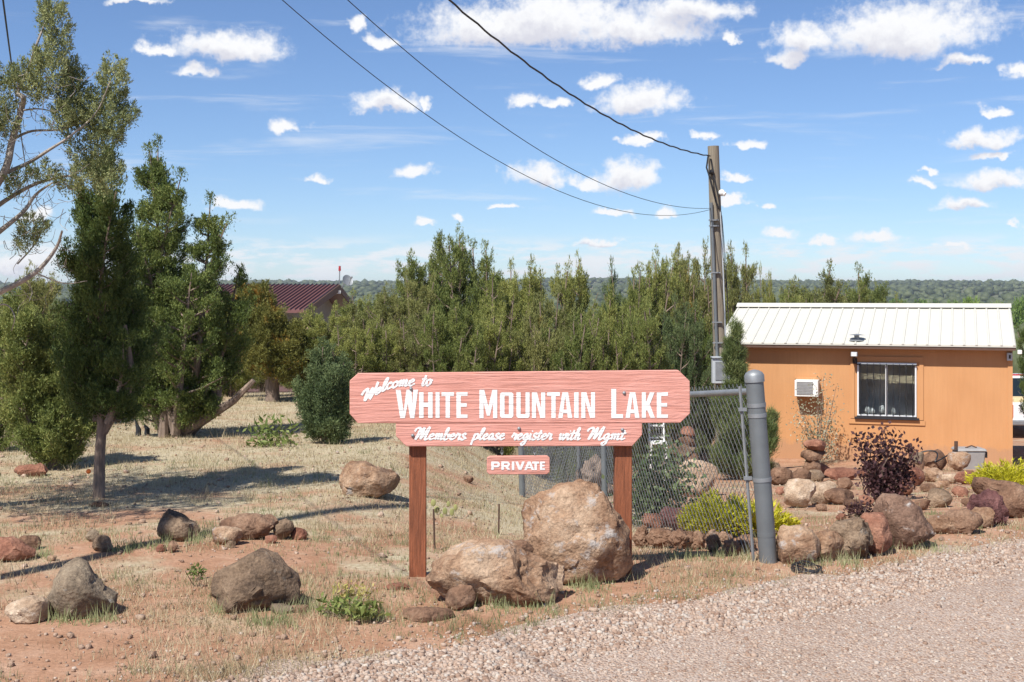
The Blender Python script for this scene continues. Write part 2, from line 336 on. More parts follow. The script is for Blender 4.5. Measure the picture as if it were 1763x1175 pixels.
# orange siding with fine vertical grooves
m, n, l, b = new_mat('orange_siding'); M['orange_wall'] = m
t = n.new('ShaderNodeTexCoord'); o = t.outputs['Object']
g1 = noise_n(n, l, 2.2, 5, 0.6, o, (1, 1, 0.5)); r = ramp(n, [(0.3, (0.50, 0.245, 0.10)), (0.7, (0.54, 0.275, 0.118))]); l.new(g1.outputs['Fac'], r.inputs[0])
g2 = noise_n(n, l, 30, 3, 0.6, o, (1, 1, 0.05)); r2 = ramp(n, [(0.35, (0.965, 0.96, 0.955)), (0.65, (1.015, 1.015, 1.015))]); l.new(g2.outputs['Fac'], r2.inputs[0])
c = mixc(n, l, 1.0, r.outputs[0], r2.outputs[0], 'MULTIPLY')
sz_ = n.new('ShaderNodeSeparateXYZ'); l.new(o, sz_.inputs[0]); dn_ = noise_n(n, l, 6, 6, 0.7, o); dm_ = n.new('ShaderNodeMath'); dm_.operation = 'MULTIPLY_ADD'; l.new(dn_.outputs['Fac'], dm_.inputs[0]); dm_.inputs[1].default_value = -0.55; l.new(sz_.outputs[2], dm_.inputs[2])
rd = ramp(n, [(0.0, (0.55, 0.55, 0.55)), (0.10, (0, 0, 0))]); l.new(dm_.outputs[0], rd.inputs[0]); c = mixc(n, l, rd.outputs[0], c, (0.36, 0.21, 0.13))
l.new(c, b.inputs['Base Color']); b.inputs['Roughness'].default_value = 0.8
bump(n, l, b, g2.outputs['Fac'], 0.3, 0.01)

# ground: red soil, straw coloured thatch, scrub further off
m, n, l, b = new_mat('red_soil_ground'); M['ground'] = m
t = n.new('ShaderNodeTexCoord'); o = t.outputs['Object']; sp = n.new('ShaderNodeSeparateXYZ'); l.new(o, sp.inputs[0])
s1 = noise_n(n, l, 3.0, 8, 0.65, o); soil = ramp(n, [(0.3, (0.28, 0.15, 0.088)), (0.52, (0.385, 0.225, 0.145)), (0.72, (0.46, 0.31, 0.22))]); l.new(s1.outputs['Fac'], soil.inputs[0])
s2 = noise_n(n, l, 38, 6, 0.7, o); sp2 = ramp(n, [(0.32, (0.74, 0.72, 0.70)), (0.62, (1.12, 1.1, 1.08))]); l.new(s2.outputs['Fac'], sp2.inputs[0])
soilc = mixc(n, l, 0.8, soil.outputs[0], sp2.outputs[0], 'MULTIPLY')
s3 = noise_n(n, l, 30, 6, 0.7, o, (1, 1, 1)); thatch = ramp(n, [(0.3, (0.27, 0.215, 0.135)), (0.5, (0.42, 0.355, 0.24)), (0.7, (0.55, 0.48, 0.345))]); l.new(s3.outputs['Fac'], thatch.inputs[0])
pt = noise_n(n, l, 0.85, 7, 0.68, o)
mrg = n.new('ShaderNodeMapRange'); l.new(sp.outputs[1], mrg.inputs[0]); mrg.inputs[1].default_value = 7.0; mrg.inputs[2].default_value = 11.5; mrg.inputs[3].default_value = -0.10; mrg.inputs[4].default_value = 0.085
xr = n.new('ShaderNodeMapRange'); l.new(sp.outputs[0], xr.inputs[0]); xr.inputs[1].default_value = 0.4; xr.inputs[2].default_value = 2.0; xr.inputs[3].default_value = 0.0; xr.inputs[4].default_value = 0.17
ad = n.new('ShaderNodeMath'); l.new(pt.outputs['Fac'], ad.inputs[0]); l.new(mrg.outputs[0], ad.inputs[1])
ad2 = n.new('ShaderNodeMath'); ad2.operation = 'SUBTRACT'; l.new(ad.outputs[0], ad2.inputs[0]); l.new(xr.outputs[0], ad2.inputs[1])
pm = ramp(n, [(0.44, (0, 0, 0)), (0.58, (1, 1, 1))]); l.new(ad2.outputs[0], pm.inputs[0])
near = mixc(n, l, pm.outputs[0], soilc, thatch.outputs[0])
f1 = noise_n(n, l, 0.03, 8, 0.7, o); scrub = ramp(n, [(0.36, (0.05, 0.068, 0.034)), (0.50, (0.095, 0.115, 0.060)), (0.62, (0.22, 0.195, 0.13)), (0.76, (0.34, 0.27, 0.19))]); l.new(f1.outputs['Fac'], scrub.inputs[0])
fm = n.new('ShaderNodeMapRange'); l.new(sp.outputs[1], fm.inputs[0]); fm.inputs[1].default_value = 60; fm.inputs[2].default_value = 160
c = mixc(n, l, fm.outputs[0], near, scrub.outputs[0]); l.new(c, b.inputs['Base Color']); b.inputs['Roughness'].default_value = 0.97; b.inputs['Specular IOR Level'].default_value = 0.1
bh = n.new('ShaderNodeMath'); bh.operation = 'ADD'; l.new(s2.outputs['Fac'], bh.inputs[0]); l.new(s3.outputs['Fac'], bh.inputs[1])
bump(n, l, b, bh.outputs[0], 0.6, 0.015)

m, n, l, b = new_mat('gravel_bed'); M['road'] = m
t = n.new('ShaderNodeTexCoord'); o = t.outputs['Object']
v = n.new('ShaderNodeTexVoronoi'); v.inputs['Scale'].default_value = 75; l.new(o, v.inputs['Vector'])
r = ramp(n, [(0.0, (0.299, 0.200, 0.147)), (0.4, (0.415, 0.317, 0.249)), (0.75, (0.481, 0.393, 0.327)), (1.0, (0.365, 0.289, 0.245))]); sc_ = n.new('ShaderNodeSeparateColor'); l.new(v.outputs['Color'], sc_.inputs[0]); l.new(sc_.outputs[0], r.inputs[0])
g2 = noise_n(n, l, 1.1, 5, 0.6, o); r2 = ramp(n, [(0.3, (0.86, 0.82, 0.78)), (0.7, (1.05, 1.05, 1.05))]); l.new(g2.outputs['Fac'], r2.inputs[0])
c = mixc(n, l, 1.0, r.outputs[0], r2.outputs[0], 'MULTIPLY'); l.new(c, b.inputs['Base Color']); b.inputs['Roughness'].default_value = 0.95
iv = n.new('ShaderNodeMath'); iv.operation = 'MULTIPLY'; l.new(v.outputs['Distance'], iv.inputs[0]); iv.inputs[1].default_value = -1.0
bump(n, l, b, iv.outputs[0], 0.8, 0.015)
m, n, l, b = new_mat('gravel_stone'); M['gravel'] = m
g = n.new('ShaderNodeNewGeometry'); r = ramp(n, [(0.0, (0.219, 0.137, 0.095)), (0.25, (0.320, 0.220, 0.161)), (0.5, (0.386, 0.286, 0.219)), (0.72, (0.436, 0.345, 0.274)), (0.9, (0.378, 0.331, 0.287)), (1.0, (0.481, 0.412, 0.342))])
l.new(g.outputs['Random Per Island'], r.inputs[0]); l.new(r.outputs[0], b.inputs['Base Color']); b.inputs['Roughness'].default_value = 0.9
m, n, l, b = new_mat('lake_water'); M['water'] = m
b.inputs['Base Color'].default_value = (0.17, 0.20, 0.235, 1); b.inputs['Roughness'].default_value = 0.22
t = n.new('ShaderNodeTexCoord'); g1 = noise_n(n, l, 0.6, 4, 0.6, t.outputs['Object'], (1, 3, 1)); bump(n, l, b, g1.outputs['Fac'], 0.6, 0.25)

# ------------------------------------------------------------------ builders
def link(o, parent=None):
    COL.objects.link(o)
    if parent: o.parent = parent
    return o
def tag(o, label=None, cat=None, group=None, kind=None):
    if label: o['label'] = label
    if cat: o['category'] = cat
    if group: o['group'] = group
    if kind: o['kind'] = kind
    return o
def thing(name, label, cat, loc=(0, 0, 0), group=None, rz=0.0):
    o = bpy.data.objects.new(name, None); o.empty_display_size = 0.1; o.location = loc; o.rotation_euler[2] = rz
    COL.objects.link(o); return tag(o, label, cat, group)
def npmesh(name, verts, faces, mat, parent=None, origin=(0, 0, 0), smooth=False, loc=None):
    """verts (N,3), faces (M,k) array or list of such arrays; verts in world space, shifted by origin"""
    me = bpy.data.meshes.new(name); v = np.asarray(verts, float) - np.asarray(origin, float)
    if not isinstance(faces, list): faces = [faces]
    faces = [np.asarray(f, np.int32) for f in faces if len(f)]
    me.vertices.add(len(v)); me.vertices.foreach_set('co', v.astype(np.float32).ravel())
    nl = sum(f.size for f in faces); nf = sum(len(f) for f in faces)
    me.loops.add(nl); me.polygons.add(nf)
    me.loops.foreach_set('vertex_index', np.concatenate([f.ravel() for f in faces]))
    tot = np.concatenate([np.full(len(f), f.shape[1]) for f in faces]); st = np.concatenate([[0], np.cumsum(tot)[:-1]])
    me.polygons.foreach_set('loop_start', st.astype(np.int32)); me.polygons.foreach_set('loop_total', tot.astype(np.int32))
    if smooth: me.polygons.foreach_set('use_smooth', np.ones(nf, bool))
    me.update(calc_edges=True); me.validate()
    me.materials.append(mat)
    o = bpy.data.objects.new(name, me)
    if loc is not None: o.location = loc
    return link(o, parent)
class MB:
    """collects shapes given in world space into one mesh"""
    def __init__(s): s.v = []; s.f = []
    def add(s, vs, fs):
        b = len(s.v); s.v += [tuple(v) for v in vs]; s.f += [tuple(i + b for i in f) for f in fs]; return s
    def hexa(s, c8): return s.add(c8, [(0, 3, 2, 1), (4, 5, 6, 7), (0, 1, 5, 4), (1, 2, 6, 5), (2, 3, 7, 6), (3, 0, 4, 7)])
    def box(s, c, sz, t=(1, 0, 0), bev=0):
        """box centred at c, size sz = (along t, across, up)"""
        t = Vector((t[0], t[1], 0)).normalized(); d = Vector((-t.y, t.x, 0)); u = Vector((0, 0, 1)); c = Vector(c)
        a, b_, h = t * sz[0] / 2, d * sz[1] / 2, u * sz[2] / 2
        return s.hexa([c - a - b_ - h, c + a - b_ - h, c + a + b_ - h, c - a + b_ - h, c - a - b_ + h, c + a - b_ + h, c + a + b_ + h, c - a + b_ + h])
    def tube(s, pts, rad, sides=8, cap=True):
        pts = [Vector(p) for p in pts]; n = len(pts)
        if isinstance(rad, (int, float)): rad = [rad] * n
        base = len(s.v); prev = None
        for i, p in enumerate(pts):
            tg = (pts[min(i + 1, n - 1)] - pts[max(i - 1, 0)]).normalized()
            if prev is None:
                a = tg.cross(Vector((0, 0, 1)));
                if a.length < 0.05: a = tg.cross(Vector((1, 0, 0)))
            else: a = prev - tg * prev.dot(tg)
            a.normalize(); prev = a; b_ = tg.cross(a)
            for k in range(sides):
                an = 2 * math.pi * k / sides; s.v.append(tuple(p + (a * math.cos(an) + b_ * math.sin(an)) * rad[i]))
        for i in range(n - 1):
            for k in range(sides):
                k2 = (k + 1) % sides
                s.f.append((base + i * sides + k, base + i * sides + k2, base + (i + 1) * sides + k2, base + (i + 1) * sides + k))
        if cap:
            s.f.append(tuple(base + k for k in range(sides))[::-1]); s.f.append(tuple(base + (n - 1) * sides + k for k in range(sides)))
        return s
    def prism(s, front, back):
        n = len(front); b = len(s.v); s.v += [tuple(p) for p in front] + [tuple(p) for p in back]
        s.f.append(tuple(range(b, b + n))); s.f.append(tuple(range(b + 2 * n - 1, b + n - 1, -1)))
        for i in range(n):
            j = (i + 1) % n; s.f.append((b + i, b + n + i, b + n + j, b + j))
        return s
    def ball(s, c, r, seg=10, rings=7, sc=(1, 1, 1)):
        b = len(s.v); c = Vector(c)
        for i in range(rings + 1):
            th = math.pi * i / rings
            for k in range(seg):
                ph = 2 * math.pi * k / seg
                s.v.append((c.x + r * sc[0] * math.sin(th) * math.cos(ph), c.y + r * sc[1] * math.sin(th) * math.sin(ph), c.z + r * sc[2] * math.cos(th)))
        for i in range(rings):
            for k in range(seg):
                k2 = (k + 1) % seg; s.f.append((b + i * seg + k, b + (i + 1) * seg + k, b + (i + 1) * seg + k2, b + i * seg + k2))
        return s
    def build(s, name, mat, parent=None, origin=(0, 0, 0), smooth=False, bevel=0.0, loc=None):
        me = bpy.data.meshes.new(name); o_ = Vector(origin)
        me.from_pydata([tuple(Vector(v) - o_) for v in s.v], [], s.f)
        bm = bmesh.new(); bm.from_mesh(me); bmesh.ops.remove_doubles(bm, verts=bm.verts, dist=1e-5); bmesh.ops.recalc_face_normals(bm, faces=bm.faces); 
        if bevel: bmesh.ops.bevel(bm, geom=list(bm.edges), offset=bevel, segments=1, affect='EDGES', clamp_overlap=True)
        bm.to_mesh(me); bm.free()
        me.materials.append(mat)
        if smooth:
            for p in me.polygons: p.use_smooth = True
            try: me.set_sharp_from_angle(angle=math.radians(40))
            except Exception: pass
        o = bpy.data.objects.new(name, me)
        if loc is not None: o.location = loc
        return link(o, parent)

# ------------------------------------------------------------------ ground, road, lake
def spaced(vals): return np.unique(np.concatenate(vals))
ys = spaced([np.linspace(-60, 3, 12), np.linspace(3, 30, 180), np.geomspace(30, 130, 40), np.geomspace(130, 700, 44), np.geomspace(700, 6000, 26)])
xs = spaced([-np.geomspace(20, 5000, 40), np.linspace(-20, -6, 36), np.linspace(-6, 6, 96), np.linspace(6, 20, 36), np.geomspace(20, 400, 60), np.geomspace(400, 5000, 14)])
GX, GY = np.meshgrid(xs, ys); GZ = hgt(GX.ravel(), GY.ravel())
nx, ny = len(xs), len(ys); ii = np.arange(nx * ny).reshape(ny, nx)
fc = np.stack([ii[:-1, :-1], ii[:-1, 1:], ii[1:, 1:], ii[1:, :-1]], -1).reshape(-1, 4)
tag(npmesh('ground', np.stack([GX.ravel(), GY.ravel(), GZ], -1), fc, M['ground'], smooth=True), kind='structure')

EDGE = [(-30, 0.0), (-6, 3.6), (-2.2, 5.05), (-0.63, 6.0), (0.05, 6.5), (0.67, 7.0), (1.7, 7.62), (3.42, 8.95), (6.0, 10.6), (9.0, 11.6), (16, 12.4), (60, 13.0)]
def edge_y(x): return np.interp(x, [e[0] for e in EDGE], [e[1] for e in EDGE])
rx = np.linspace(-30, 60, 520); rows = 22; rv = []
for i, x in enumerate(rx):
    wob = 0.10 * math.sin(x * 5.1) + 0.07 * math.sin(x * 11.7 + 1) + 0.04 * math.sin(x * 23)
    e = float(edge_y(x)) + wob
    for k in range(rows):
        y = e - (e + 14) * (k / (rows - 1)) ** 1.5; rv.append((x, y, 0))
rv = np.array(rv); rv[:, 2] = hgt(rv[:, 0], rv[:, 1]) + 0.004
ii = np.arange(len(rv)).reshape(len(rx), rows); fc = np.stack([ii[:-1, :-1], ii[:-1, 1:], ii[1:, 1:], ii[1:, :-1]], -1).reshape(-1, 4)[:, ::-1]
tag(npmesh('gravel_road', rv, fc, M['road'], smooth=True), kind='structure')
lk = [(-40 + 0.2 * 60, 70), (420, 70), (900, 640), (20, 640)]
tag(npmesh('lake', [(x, y, LAKE_Z) for x, y in lk], np.array([[0, 1, 2, 3]]), M['water']), kind='structure')

# ------------------------------------------------------------------ orange house
HA = math.radians(-18.5); HT = Vector((math.cos(HA), math.sin(HA), 0)); HD = Vector((-HT.y, HT.x, 0))     # along the wall, into the house
H0 = Vector((4.70, 27.15, 0)); HL = 5.13; HDEP = 5.0; HB, HE = -1.67, 0.62
house = thing('orange_house', 'small orange house with cream metal roof behind the rock garden', 'house', (H0.x, H0.y, HB))
ho = (H0.x, H0.y, HB)
def hp(s, d, z): return H0 + HT * s + HD * d + Vector((0, 0, z))
def hw(px, py, off=0.0):
    """point on the house's front wall seen through a photo pixel"""
    r = Vector(ray(px, py)); o = Vector((0, 0, EYE)); p0 = H0 - HD * off; k = (p0 - o).dot(HD) / r.dot(HD); return o + r * k
def hsz(px, py): p = hw(px, py); return (p - H0).dot(HT), p.z
ws0, wz1 = hsz(1476, 624); ws1, wz0 = hsz(1578, 719)
ac0, az1 = hsz(1371, 653); ac1, az0 = hsz(1411, 682)
# front wall with its window opening, the other walls and a floor
def wall_part(s0, s1, z0, z1, d0=0.0, d1=0.11): return MB().hexa([hp(s0, d0, z0), hp(s1, d0, z0), hp(s1, d1, z0), hp(s0, d1, z0), hp(s0, d0, z1), hp(s1, d0, z1), hp(s1, d1, z1), hp(s0, d1, z1)])
fw = MB()
for a in ((0, ws0, HB - 0.15, HE), (ws1, HL, HB - 0.15, HE), (ws0, ws1, HB - 0.15, wz0), (ws0, ws1, wz1, HE)): q = wall_part(*a); fw.add(q.v, q.f)
wall = fw.build('wall', M['orange_wall'], house, ho)
def gable(s0, s1):
    pr = [(0.11, HB - 0.15), (HDEP, HB - 0.15), (HDEP, HE), (HDEP / 2, HE + 0.66), (0.11, HE)]
    return MB().prism([hp(s0, d, z) for d, z in pr], [hp(s1, d, z) for d, z in pr])
gable(0, 0.1).build('gable_wall', M['orange_wall'], house, ho); gable(HL - 0.1, HL).build('gable_wall', M['orange_wall'], house, ho)
wall_part(0.1, HL - 0.1, HB - 0.15, HE, HDEP - 0.1, HDEP).build('back_wall', M['orange_wall'], house, ho)
wall_part(0.1, HL - 0.1, HB - 0.15, HB + 0.1, 0.12, HDEP - 0.12).build('floor_slab', M['interior'], house, ho)
wall_part(0.12, HL - 0.12, HE - 0.06, HE - 0.01, 0.12, HDEP - 0.12).build('ceiling_panel', M['interior'], house, ho)
wall_part(0.12, HL - 0.12, HB + 0.1, HE - 0.06, 0.75, 0.8).build('sun_catching_partition', M['interior'], house, ho)  # partition set close behind the glass to catch sun and brighten the window
# roof: two planes, standing ribs at nine inch spacing
EZ, RZ = 0.600, 1.295; OVF, OVL, OVR = 0.27, 0.50, 0.05
roof = None
def roofpt(s, u, side, up=0.0):
    d = -OVF + u * (HDEP / 2 + OVF) if side == 0 else HDEP + OVF - u * (HDEP / 2 + OVF)
    return hp(s, d, EZ + (RZ - EZ) * u + up)
for side in (0, 1):
    s0, s1 = -OVL, HL + OVR
    top = [roofpt(s0, 0, side, .035), roofpt(s1, 0, side, .035), roofpt(s1, 1, side, .035), roofpt(s0, 1, side, .035)]
    bot = [p - Vector((0, 0, 0.035)) for p in top]
    ro = MB().prism(top, bot).build('roof', M['roof_white'], house, ho)
    if side == 0: roof = ro
    nr = 25; rib = None
    for k in range(nr + 1):
        s = s0 + 0.03 + (s1 - s0 - 0.06) * k / nr
        if rib is None or True:
            a = [roofpt(s - .024, -0.004, side, .036), roofpt(s - .012, -0.004, side, .052), roofpt(s + .012, -0.004, side, .052), roofpt(s + .024, -0.004, side, .036)]
            b_ = [roofpt(s - .024, .985, side, .036), roofpt(s - .012, .985, side, .052), roofpt(s + .012, .985, side, .052), roofpt(s + .024, .985, side, .036)]
            MB().prism(a, b_).build('rib', M['roof_white'], ro, ho)
rc = [hp(-OVL - .01, HDEP / 2 + a, RZ + z) for a, z in ((-.16, .03), (0, .10), (.16, .03), (.16, .045), (0, .118), (-.16, .045))]
rc2 = [p + HT * (HL + OVL + OVR + .02) for p in rc]; MB().prism(rc, rc2).build('ridge_cap', M['roof_white'], house, ho)
wall_part(-OVL, HL + OVR, EZ - 0.060, EZ - 0.004, -OVF + .015, -OVF + .04).build('fascia', M['trim_brown'], house, ho)
wall_part(-OVL, HL + OVR, EZ - 0.012, EZ - 0.004, -OVF + .04, 0.0).build('soffit', M['trim_brown'], house, ho)
wall_part(0.0, HL, HE - 0.16, HE - 0.075, -0.022, -0.002).build('frieze_board', M['orange_wall'], house, ho)
for s in (0.0, HL - 0.09): wall_part(s, s + 0.09, HB - 0.1, HE - 0.162, -0.02, -0.002).build('corner_board', M['orange_wall'], house, ho)
# window: aluminium frame, two sashes, bars, blind
win = wall_part(ws0, ws1, wz1 - .035, wz1, -0.03, 0.06).build('window', M['alu'], house, ho)
for a in ((ws0, ws1, wz0, wz0 + .03), (ws0, ws0 + .03, wz0 + .03, wz1 - .035), (ws1 - .03, ws1, wz0 + .03, wz1 - .035)): wall_part(*a, -0.03, 0.06).build('frame', M['alu'], win, ho)
wm = (ws0 + ws1) / 2 - .005
wall_part(wm - .02, wm + .02, wz0 + .03, wz1 - .035, -0.015, 0.05).build('mullion', M['alu'], win, ho)
for a in ((ws0 + .03, wm - .02), (wm + .02, ws1 - .03)): wall_part(a[0], a[1], wz0 + .03, wz1 - .035, 0.02, 0.026).build('pane', M['glass'], win, ho)
for k in range(9):
    s = ws0 + .07 + (ws1 - ws0 - .14) * k / 8
    MB().tube([hp(s, -.05, wz0 + .02), hp(s, -.05, wz1 - .02)], .0085, 6).build('bar', M['dark_metal'], win, ho)
for z in (wz0 - .012, wz1 - .05): wall_part(ws0 - .01, ws1 + .01, z, z + .022, -.062, -.04).build('bar_rail', M['dark_metal'], win, ho)
wall_part(ws0 - .05, ws1 + .05, wz0 - .05, wz0 - .014, -0.075, -.002).build('sill', M['dark_metal'], win, ho)
for i, (a0, a1, n_) in enumerate(((wm + .03, ws1 - .04, 7), (ws0 + .04, wm - .03, 4))):
    for k in range(n_):
        z = wz1 - .27 - .022 * k if i == 0 else wz1 - .24 - .03 * k
        wall_part(a0, a1, z, z + .017, .08, .10).build('blind_slat', M['blind'], win, ho)
for a in ((ws0 - .13, ws1 + .13, wz1 + .03, wz1 + .12), (ws0 - .13, ws0 - .052, wz0 - .05, wz1 + .03), (ws1 + .052, ws1 + .13, wz0 - .05, wz1 + .03), (ws0 - .16, ws1 + .16, wz0 - .155, wz0 - .062)):
    wall_part(*a, -0.022, -.002).build('window_trim', M['orange_wall'], house, ho)
# things standing on the inside sill, dim behind the glass
for k, (ds, r, hh) in enumerate(((.12, .055, .13), (.22, .05, .11), (.40, .06, .17), (.62, .045, .12))):
    MB().ball(hp(ws0 + .06 + ds, .2, wz0 + hh * .7), r, sc=(1, 1, 1.5)).build('sill_jar', M['white_plastic'], win, ho, smooth=True)
# air conditioner
ac = wall_part(ac0, ac1, az0, az1, -0.30, 0.05).build('air_conditioner', M['white_plastic'], house, ho, bevel=.008)
for k in range(9):
    z = az0 + .045 + (az1 - az0 - .09) * k / 8
    wall_part(ac0 + .04, ac1 - .1, z, z + .012, -0.312, -0.302).build('louvre', M['grey_plastic'], ac, ho)
wall_part(ac0 - .03, ac1 + .03, az1 + .004, az1 + .05, -.022, -.002).build('window_trim', M['orange_wall'], house, ho)
ls, lz = hsz(1472, 610)
lamp = wall_part(ls - .06, ls + .06, lz - .04, lz + .05, -.26, -.15).build('wall_lamp', M['box_grey'], house, ho, bevel=.008)
wall_part(ls - .045, ls + .045, lz - .028, lz + .035, -.268, -.262).build('lens', M['white_plastic'], lamp, ho)
MB().tube([hp(ls, -.16, lz - .05), hp(ls, -.08, lz - .12), hp(ls, .0, lz - .12)], .02, 6).build('bracket', M['dark_metal'], lamp, ho)
MB().tube([hp(ls, -.01, lz - .18), hp(ls, -.03, lz - .08)], .045, 8).build('junction_box', M['dark_metal'], lamp, ho)
vs, vz = hsz(1475, 596)
MB().tube([hp(vs, .0, EZ + .09), hp(vs, .0, EZ + .2)], .05, 10).tube([hp(vs, .0, EZ + .2), hp(vs, .0, EZ + .225)], [.16, .02], 12).tube([hp(vs, 0, EZ + .085), hp(vs, 0, EZ + .11)], [.17, .1], 12).build('roof_vent', M['galv'], house, ho)
bs, bz = hsz(1739, 613)
bx = wall_part(bs - .06, bs + .04, bz - .09, bz + .06, -.10, -.021).build('alarm_box', M['box_grey'], house, ho, bevel=.006)
wall_part(bs - .025, bs + .01, bz - .05, bz + .02, -.108, -.102).build('lens', M['dark_glass'], bx, ho)
wall_part(HL + .08, HL + .16, EZ - .13, EZ - .05, -.2, -.1).build('corner_camera', M['white_plastic'], house, ho, bevel=.01)

# ------------------------------------------------------------------ pickup truck beside the house
TY = 40.0; tx0 = P(1737, 700, TY).x; tg = H(tx0 + 1, TY)
truck = thing('pickup_truck', 'white pickup truck parked beyond the right corner of the orange house', 'truck', (tx0 + .95, TY, tg))
to = (tx0 + .95, TY, tg)
def tp(x, y, z): return Vector((tx0 + x, TY + y, tg + z))
def tbox(x0, x1, y0, y1, z0, z1, bev=0.02): return MB().hexa([tp(x0, y0, z0), tp(x1, y0, z0), tp(x1, y1, z0), tp(x0, y1, z0), tp(x0, y0, z1), tp(x1, y0, z1), tp(x1, y1, z1), tp(x0, y1, z1)])
bm_ = MB().prism([tp(0, *p) for p in ((.05, .45), (.05, 1.05), (2.0, 1.05), (2.05, 1.0), (3.7, 1.02), (5.0, .95), (5.2, .8), (5.2, .4), (4.6, .4), (4.5, .75), (3.8, .75), (3.7, .4), (1.6, .4), (1.5, .78), (.8, .78), (.7, .45))], [tp(1.9, *p) for p in ((.05, .45), (.05, 1.05), (2.0, 1.05), (2.05, 1.0), (3.7, 1.02), (5.0, .95), (5.2, .8), (5.2, .4), (4.6, .4), (4.5, .75), (3.8, .75), (3.7, .4), (1.6, .4), (1.5, .78), (.8, .78), (.7, .45))])
bm_.build('body', M['truck_white'], truck, to)
cab = MB().hexa([tp(.06, 2.0, 1.05), tp(1.84, 2.0, 1.05), tp(1.84, 3.8, 1.03), tp(.06, 3.8, 1.03), tp(.2, 2.12, 1.76), tp(1.7, 2.12, 1.76), tp(1.7, 3.2, 1.76), tp(.2, 3.2, 1.76)]).build('cab', M['truck_white'], truck, to, bevel=.03)
MB().hexa([tp(.14, 1.99, 1.1), tp(1.76, 1.99, 1.1), tp(1.76, 2.02, 1.1), tp(.14, 2.02, 1.1), tp(.22, 2.075, 1.68), tp(1.68, 2.075, 1.68), tp(1.68, 2.1, 1.68), tp(.22, 2.1, 1.68)]).build('rear_window', M['dark_glass'], cab, to)
tbox(.14, 1.76, .02, .06, .55, 1.02).build('tailgate', M['truck_white'], truck, to, bevel=.01)
tbox(.85, 1.05, .0, .03, .85, .93).build('tailgate_handle', M['black'], truck, to)
for x in (.0, 1.74): tbox(x, x + .15, .01, .07, .62, 1.02).build('tail_light', M['tail_red'], truck, to, bevel=.02)
tbox(-.02, 1.92, -.1, .06, .40, .56).build('bumper', M['galv'], truck, to, bevel=.03)
tbox(.8, 1.6, 2.13, 2.3, 1.76, 1.80).build('brake_light', M['tail_red'], truck, to)
tbox(.35, 1.3, .5, 1.4, 1.04, 1.16).build('bed_load', M['stick'], truck, to, bevel=.02)
for x in (.02, 1.66):
    for y in (1.15, 4.15):
        w_ = MB().tube([tp(x, y, .37), tp(x + .22, y, .37)], .37, 20).build('wheel', M['tyre'], truck, to, bevel=.02)
        MB().tube([tp(x - .005, y, .37), tp(x + .225, y, .37)], .21, 14).build('rim', M['alu'], w_, to)
tag(MB().box(tp(3, -6, 0) + Vector((0, 0, .05)), (12, 1.6, .1)).build('concrete_kerb', M['concrete']), 'pale concrete kerb on the ground beside the orange house', 'kerb')

# ------------------------------------------------------------------ maroon roofed building, far left
MY = 50.0
mg = -1.85
pk = P(583, 490.5, MY); fe = P(527, 534, 46.0); be = P(604, 530, 54.0)
mo = (pk.x, 47, mg)
mar = thing('maroon_roofed_building', 'low building with maroon metal roof among the junipers', 'building', mo)
LX = Vector((-8.5, 0.4, 0.0))
ez = min(fe.z, be.z)
fe = Vector((fe.x, 45.6, ez)); be = Vector((fe.x + .75, 54.4, ez)); pk = Vector((pk.x, 50.0, pk.z))
up = Vector((0, 0, .05))
for nm, a in (('front', fe), ('back', be)):
    r_ = MB().prism([a, pk, pk + LX, a + LX], [p - Vector((0, 0, .09)) for p in (a, pk, pk + LX, a + LX)]).build('roof', M['maroon_roof'], mar, mo)
    for k in range(54):
        q = LX * (k / 53.0); d_ = LX.normalized() * .03
        MB().prism([a + q + up * .2, a + q + d_ + up * .2, a + q + d_ * .5 + up * 1.2], [pk + q + up * .2, pk + q + d_ + up * .2, pk + q + d_ * .5 + up * 1.2]).build('seam', M['maroon_roof'], r_, mo)
ins = Vector((-.75, 0, 0))
fb, bb = fe + ins + Vector((0, .7, 0)), be + ins + Vector((0, -.7, 0)); pb = pk + ins - Vector((0, 0, .12))
MB().prism([Vector((fb.x, fb.y, mg)), Vector((bb.x, bb.y, mg)), Vector((bb.x, bb.y, ez - .02)), pb, Vector((fb.x, fb.y, ez - .02))], [p + LX * .92 for p in (Vector((fb.x, fb.y, mg)), Vector((bb.x, bb.y, mg)), Vector((bb.x, bb.y, ez - .02)), pb, Vector((fb.x, fb.y, ez - .02)))]).build('wall', M['grey_wall'], mar, mo)
for a, b_ in ((fe, pk), (pk, be)):
    MB().prism([a, b_, b_ - Vector((0, 0, .24)), a - Vector((0, 0, .24))], [p + Vector((.05, 0, 0)) for p in (a, b_, b_ - Vector((0, 0, .24)), a - Vector((0, 0, .24)))]).build('gable_trim', M['trim_brown'], mar, mo)
gx0, gx1 = P(400, 650, 46).x, P(524, 650, 46).x
for k in range(4): MB().box(((gx0 + gx1) / 2, fb.y - .06, mg + .3 + .5 * k), (gx1 - gx0, .06, .47)).build('garage_door_panel', M['maroon_door'], mar, mo, bevel=.01)
for px in (400 - 14, 524, 312): MB().box((P(px, 650, 46).x, fb.y - .3, mg + 1.2), (.32, .4, 2.4)).build('stone_pillar', M['tan_wall'], mar, mo, bevel=.02)
ap = pk + Vector((.02, 0, 0))
mast = MB().tube([ap - Vector((0, 0, .2)), ap + Vector((.02, 0, .52))], .022, 6).build('mast', M['galv'], mar, mo)
MB().tube([ap + Vector((.02, 0, .52)), ap + Vector((.02, 0, .70))], [.05, .04], 8).build('beacon', M['red_lamp'], mast, mo)
dc = P(598, 484, 50)
darm = MB().tube([pk + Vector((.12, 0, -.12)), pk + Vector((.2, -.05, .06)), dc + Vector((-.02, .02, -.02))], .02, 6).build('dish_arm', M['galv'], mar, mo)
dn = Vector((.45, -.75, .45)).normalized(); da = dn.cross(Vector((0, 0, 1))).normalized(); db = da.cross(dn)
